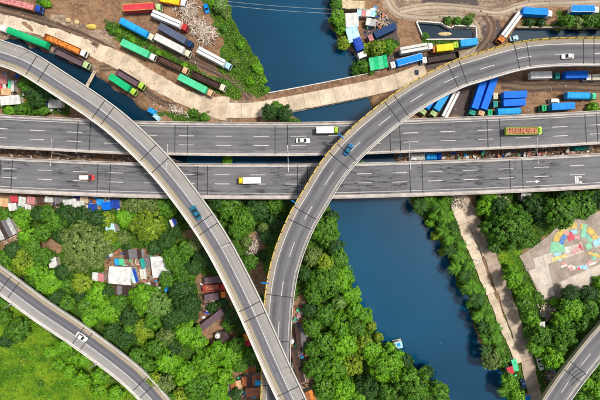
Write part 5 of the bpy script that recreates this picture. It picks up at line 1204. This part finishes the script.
# low plants and grass that nobody could count
def scatter(name, label, cat, M, thr, n, size, hmax, hues, seed):
    g = np.random.default_rng(seed); pts = []
    x = g.uniform(-135, 135, n*4); y = g.uniform(-95, 95, n*4)
    i = np.clip(np.round((x+150)/ST).astype(int), 0, 375)+6; j = np.clip(np.round((y+110)/ST).astype(int), 0, 275)+6
    ok = (M[j, i] > thr) & (wetb[j, i] < 0.3)
    ok &= ~inpoly(x/GS+300, 200-y/GS, [(452, 190), (462, 198), (490, 240), (514, 296), (532, 352), (544, 402), (533, 402), (514, 360), (478, 280), (455, 215)])
    x, y, i, j = x[ok][:n], y[ok][:n], i[ok][:n], j[ok][:n]; k = len(x)
    # patchy height
    f = 0.5+0.5*np.sin(x*0.31+2*np.sin(y*0.23))*np.sin(y*0.37+1.3*np.sin(x*0.19))
    z = GZ[j, i]+g.uniform(0.02, 1, k)*hmax*(0.25+0.75*f)
    N = g.normal(size=(k, 3))*0.55+np.array([0, 0, 1.0])
    T = np.clip(0.5*f+g.uniform(0, 0.5, k), 0, 1)
    mi = (g.random(k) < 0.25+0.5*f).astype(int) if len(hues) > 1 else np.zeros(k, int)
    me = leaves_mesh(name, np.stack([x, y, z], 1), N, size*g.uniform(0.5, 1.3, k), T, [LEAF[h_] for h_ in hues], mi)
    tag(link(name, me), label, cat, kind='stuff')
scatter('undergrowth', 'low leafy undergrowth covering the ground between trees', 'undergrowth', GREENM, 0.5, 120000, 0.30, 0.9, ['dark', 'mid'], 3)
scatter('lawn_grass', 'bright yellow-green rough grass in the lower left corner', 'grass', LAWNM, 0.5, 70000, 0.24, 0.6, ['mid', 'bright'], 4)
BANKM = np.zeros(GX.shape)
for q in GREENS[:3]: BANKM = np.maximum(BANKM, inpoly(JX, JY, q))
scatter('bank_grass', 'lush bright grass on the steep bank and hedge strip by the lorries', 'grass', BANKM, 0.5, 42000, 0.27, 0.8, ['bright', 'yellow'], 8)
# weeds on the bare ground
scatter('weeds', 'sparse weeds on the bare yards', 'weeds', 1-np.maximum(GREENM, wetb), 0.9, 2500, 0.22, 0.3, ['mid', 'olive'], 5)

# ------------------------------------------------------------------ street lamps, signs, cables
def lamp(label, px, py, zt, ang, reach=4.1, base=None, double=True, lean=0.0):
    c = W(px, py, zt); g = base if base is not None else gz(c.x, c.y)-0.3
    t = thing('street_lamp', label, 'street lamp', (c.x, c.y, g), R(ang), 'street lamps'); h = zt-g
    MB().tube((0, 0, 0), (0, 0, h-0.6), 0.17, 0.10, 8).build('pole', steel, t)
    for s in ((-1, 1) if double else (1,)):
        mb = MB(); mb.tube((0, 0, h-0.7), (0, s*reach*0.5, h-0.15), 0.085, 0.075, 6); mb.tube((0, s*reach*0.5, h-0.15), (0, s*reach, h), 0.075, 0.06, 6); mb.build('arm', steel, t)
        MB().box((0, s*(reach+0.3), h+0.02), (0.38, 0.9, 0.16), taper=0.75).build('lamp_head', conc_e, t)
for i, (x, y) in enumerate(((51, 152.5), (167, 157.5), (288, 158.5), (410, 156), (538, 150.5))):
    lamp('twin-arm street lamp between the carriageways, %s of five from the left' % ORD[i], x, y, 17, -3 if i < 2 else 2)
for (x, y, zz, an, lb_) in ((230, 243, 25, 122, 'street lamp on the right parapet of the left flyover above the trees'), (290, 366, 29.5, 114, 'street lamp on the left flyover where it crosses the other'), (33, 50, 21, 152, 'street lamp on the parapet of the left flyover by the canal')):
    p = pB.nearest(W(x, y, zz-6).x, W(x, y, zz-6).y); b = pB.pt(p, 4.5, 0.2); q = W(x, y, zz)
    t = thing('street_lamp', lb_, 'street lamp', tuple(b), math.atan2(pB.frame(p)[1][1], pB.frame(p)[1][0]), 'street lamps')
    MB().tube((0, 0, 0), (0, 0, 6.0), 0.12, 0.09, 8).build('pole', steel, t)
    mb = MB(); mb.tube((0, 0, 5.9), (0, -1.6, 6.5), 0.085, 0.07, 6); mb.build('arm', steel, t)
    MB().box((0, -2.0, 6.52), (0.36, 0.9, 0.16), taper=0.75).build('lamp_head', conc_e, t)
lamp('tall street lamp on the lawn beside the lower left ramp', 88, 369, 10, -62, 3.0, None, False)
lamp('street lamp at the left edge beside the lower left ramp', 2, 309, 10, -62, 3.0, None, False)
lamp('thin street lamp beside the bank road', 481, 262, 7, 75, 2.4, None, False)
lamp('street lamp leaning out of the trees beside the left flyover', 187, 227, 9, -80, 3.0, None, False)
blue_sign = paint('blue2')
def sign(label, path, px, py, z, side):
    q = W(px, py, z); s = path.nearest(q.x, q.y); p, d, n = path.frame(s); b = path.pt(s, side, 0.2)
    t = thing('road_sign', label, 'road sign', tuple(b), math.atan2(d[1], d[0]), 'blue road signs on the flyovers')
    for y in (-0.8, 0.8): MB().tube((0, y*0.8, -0.3), (0, y*0.8, 3.4), 0.06, n=6).build('post', steel, t)
    o = MB(); o.box((0.12, 0, 2.6), (0.10, 2.6, 1.7)); o.build('sign_board', blue_sign, t)
    o = MB(); o.box((0.18, 0, 3.46), (0.26, 2.6, 0.06)); o.build('board_cap', blue_sign, t)
sign('blue road sign on the flyover barrier above the upper carriageway', pA, 340, 136, 17, 5.6)
sign('blue road sign on the flyover barrier by the lower carriageway', pA, 293, 201, 17, 5.6)
sign('blue road sign on the flyover barrier beside the bare brushwood', pA, 265, 281, 17, 5.6)
def cable(label, a, b, sag):
    mb = MB(); n = 24
    for i in range(n):
        t0, t1 = i/n, (i+1)/n; pa, pb = Vector(a).lerp(Vector(b), t0), Vector(a).lerp(Vector(b), t1)
        pa.z -= sag*4*t0*(1-t0); pb.z -= sag*4*t1*(1-t1); mb.tube(pa, pb, 0.045, n=4)
    tag(mb.build('overhead_cable', steel), label, 'cable', 'overhead cables')
def upole(label, px, py, h):
    c = W(px, py, h*0.9); t = thing('utility_pole', label, 'utility pole', (c.x, c.y, gz(c.x, c.y)-0.2), R(5), 'utility poles')
    MB().tube((0, 0, 0), (0, 0, h), 0.16, 0.10, 8).build('pole', wood, t); MB().box((0, 0, h-0.4), (0.14, 1.8, 0.14)).build('crossarm', wood, t)
    return Vector((c.x, c.y, h-0.3+t.location.z))
pa_ = upole('utility pole on the left bank of the upper river', 221, 3, 9); pb_ = upole('utility pole behind the tan roofed shed', 339, 12, 9)
for i, s in enumerate((0.8, -0.8)):
    cable(('upper' if i == 0 else 'lower')+' of the overhead cables crossing the dark river at the top', pa_+Vector((0, s, 0)), pb_+Vector((0, s, 0)), 1.0)

# floating litter on the river
for i, (x, y, s) in enumerate(((400, 293, 0.22), (465, 345, 0.25), (441, 343, 0.3), (390, 247, 0.2), (428, 308, 0.2), (327, 18, 0.25), (270, 75, 0.2))):
    c = W(x, y, -1.2); mb = MB(); n = 7; r_ = random.Random(i)
    mb.loft([[(s*k*math.cos(6.283*j/n)*r_.uniform(.6, 1.2), s*k*math.sin(6.283*j/n)*r_.uniform(.6, 1.2), z) for j in range(n)] for k, z in ((1, -0.05), (0.8, 0.04))])
    o = mb.build('floating_litter', paint('slate')); o.location = (c.x, c.y, -1.24)
    tag(o, 'tiny pale scrap of litter floating on the dark blue river', 'litter', 'floating litter')
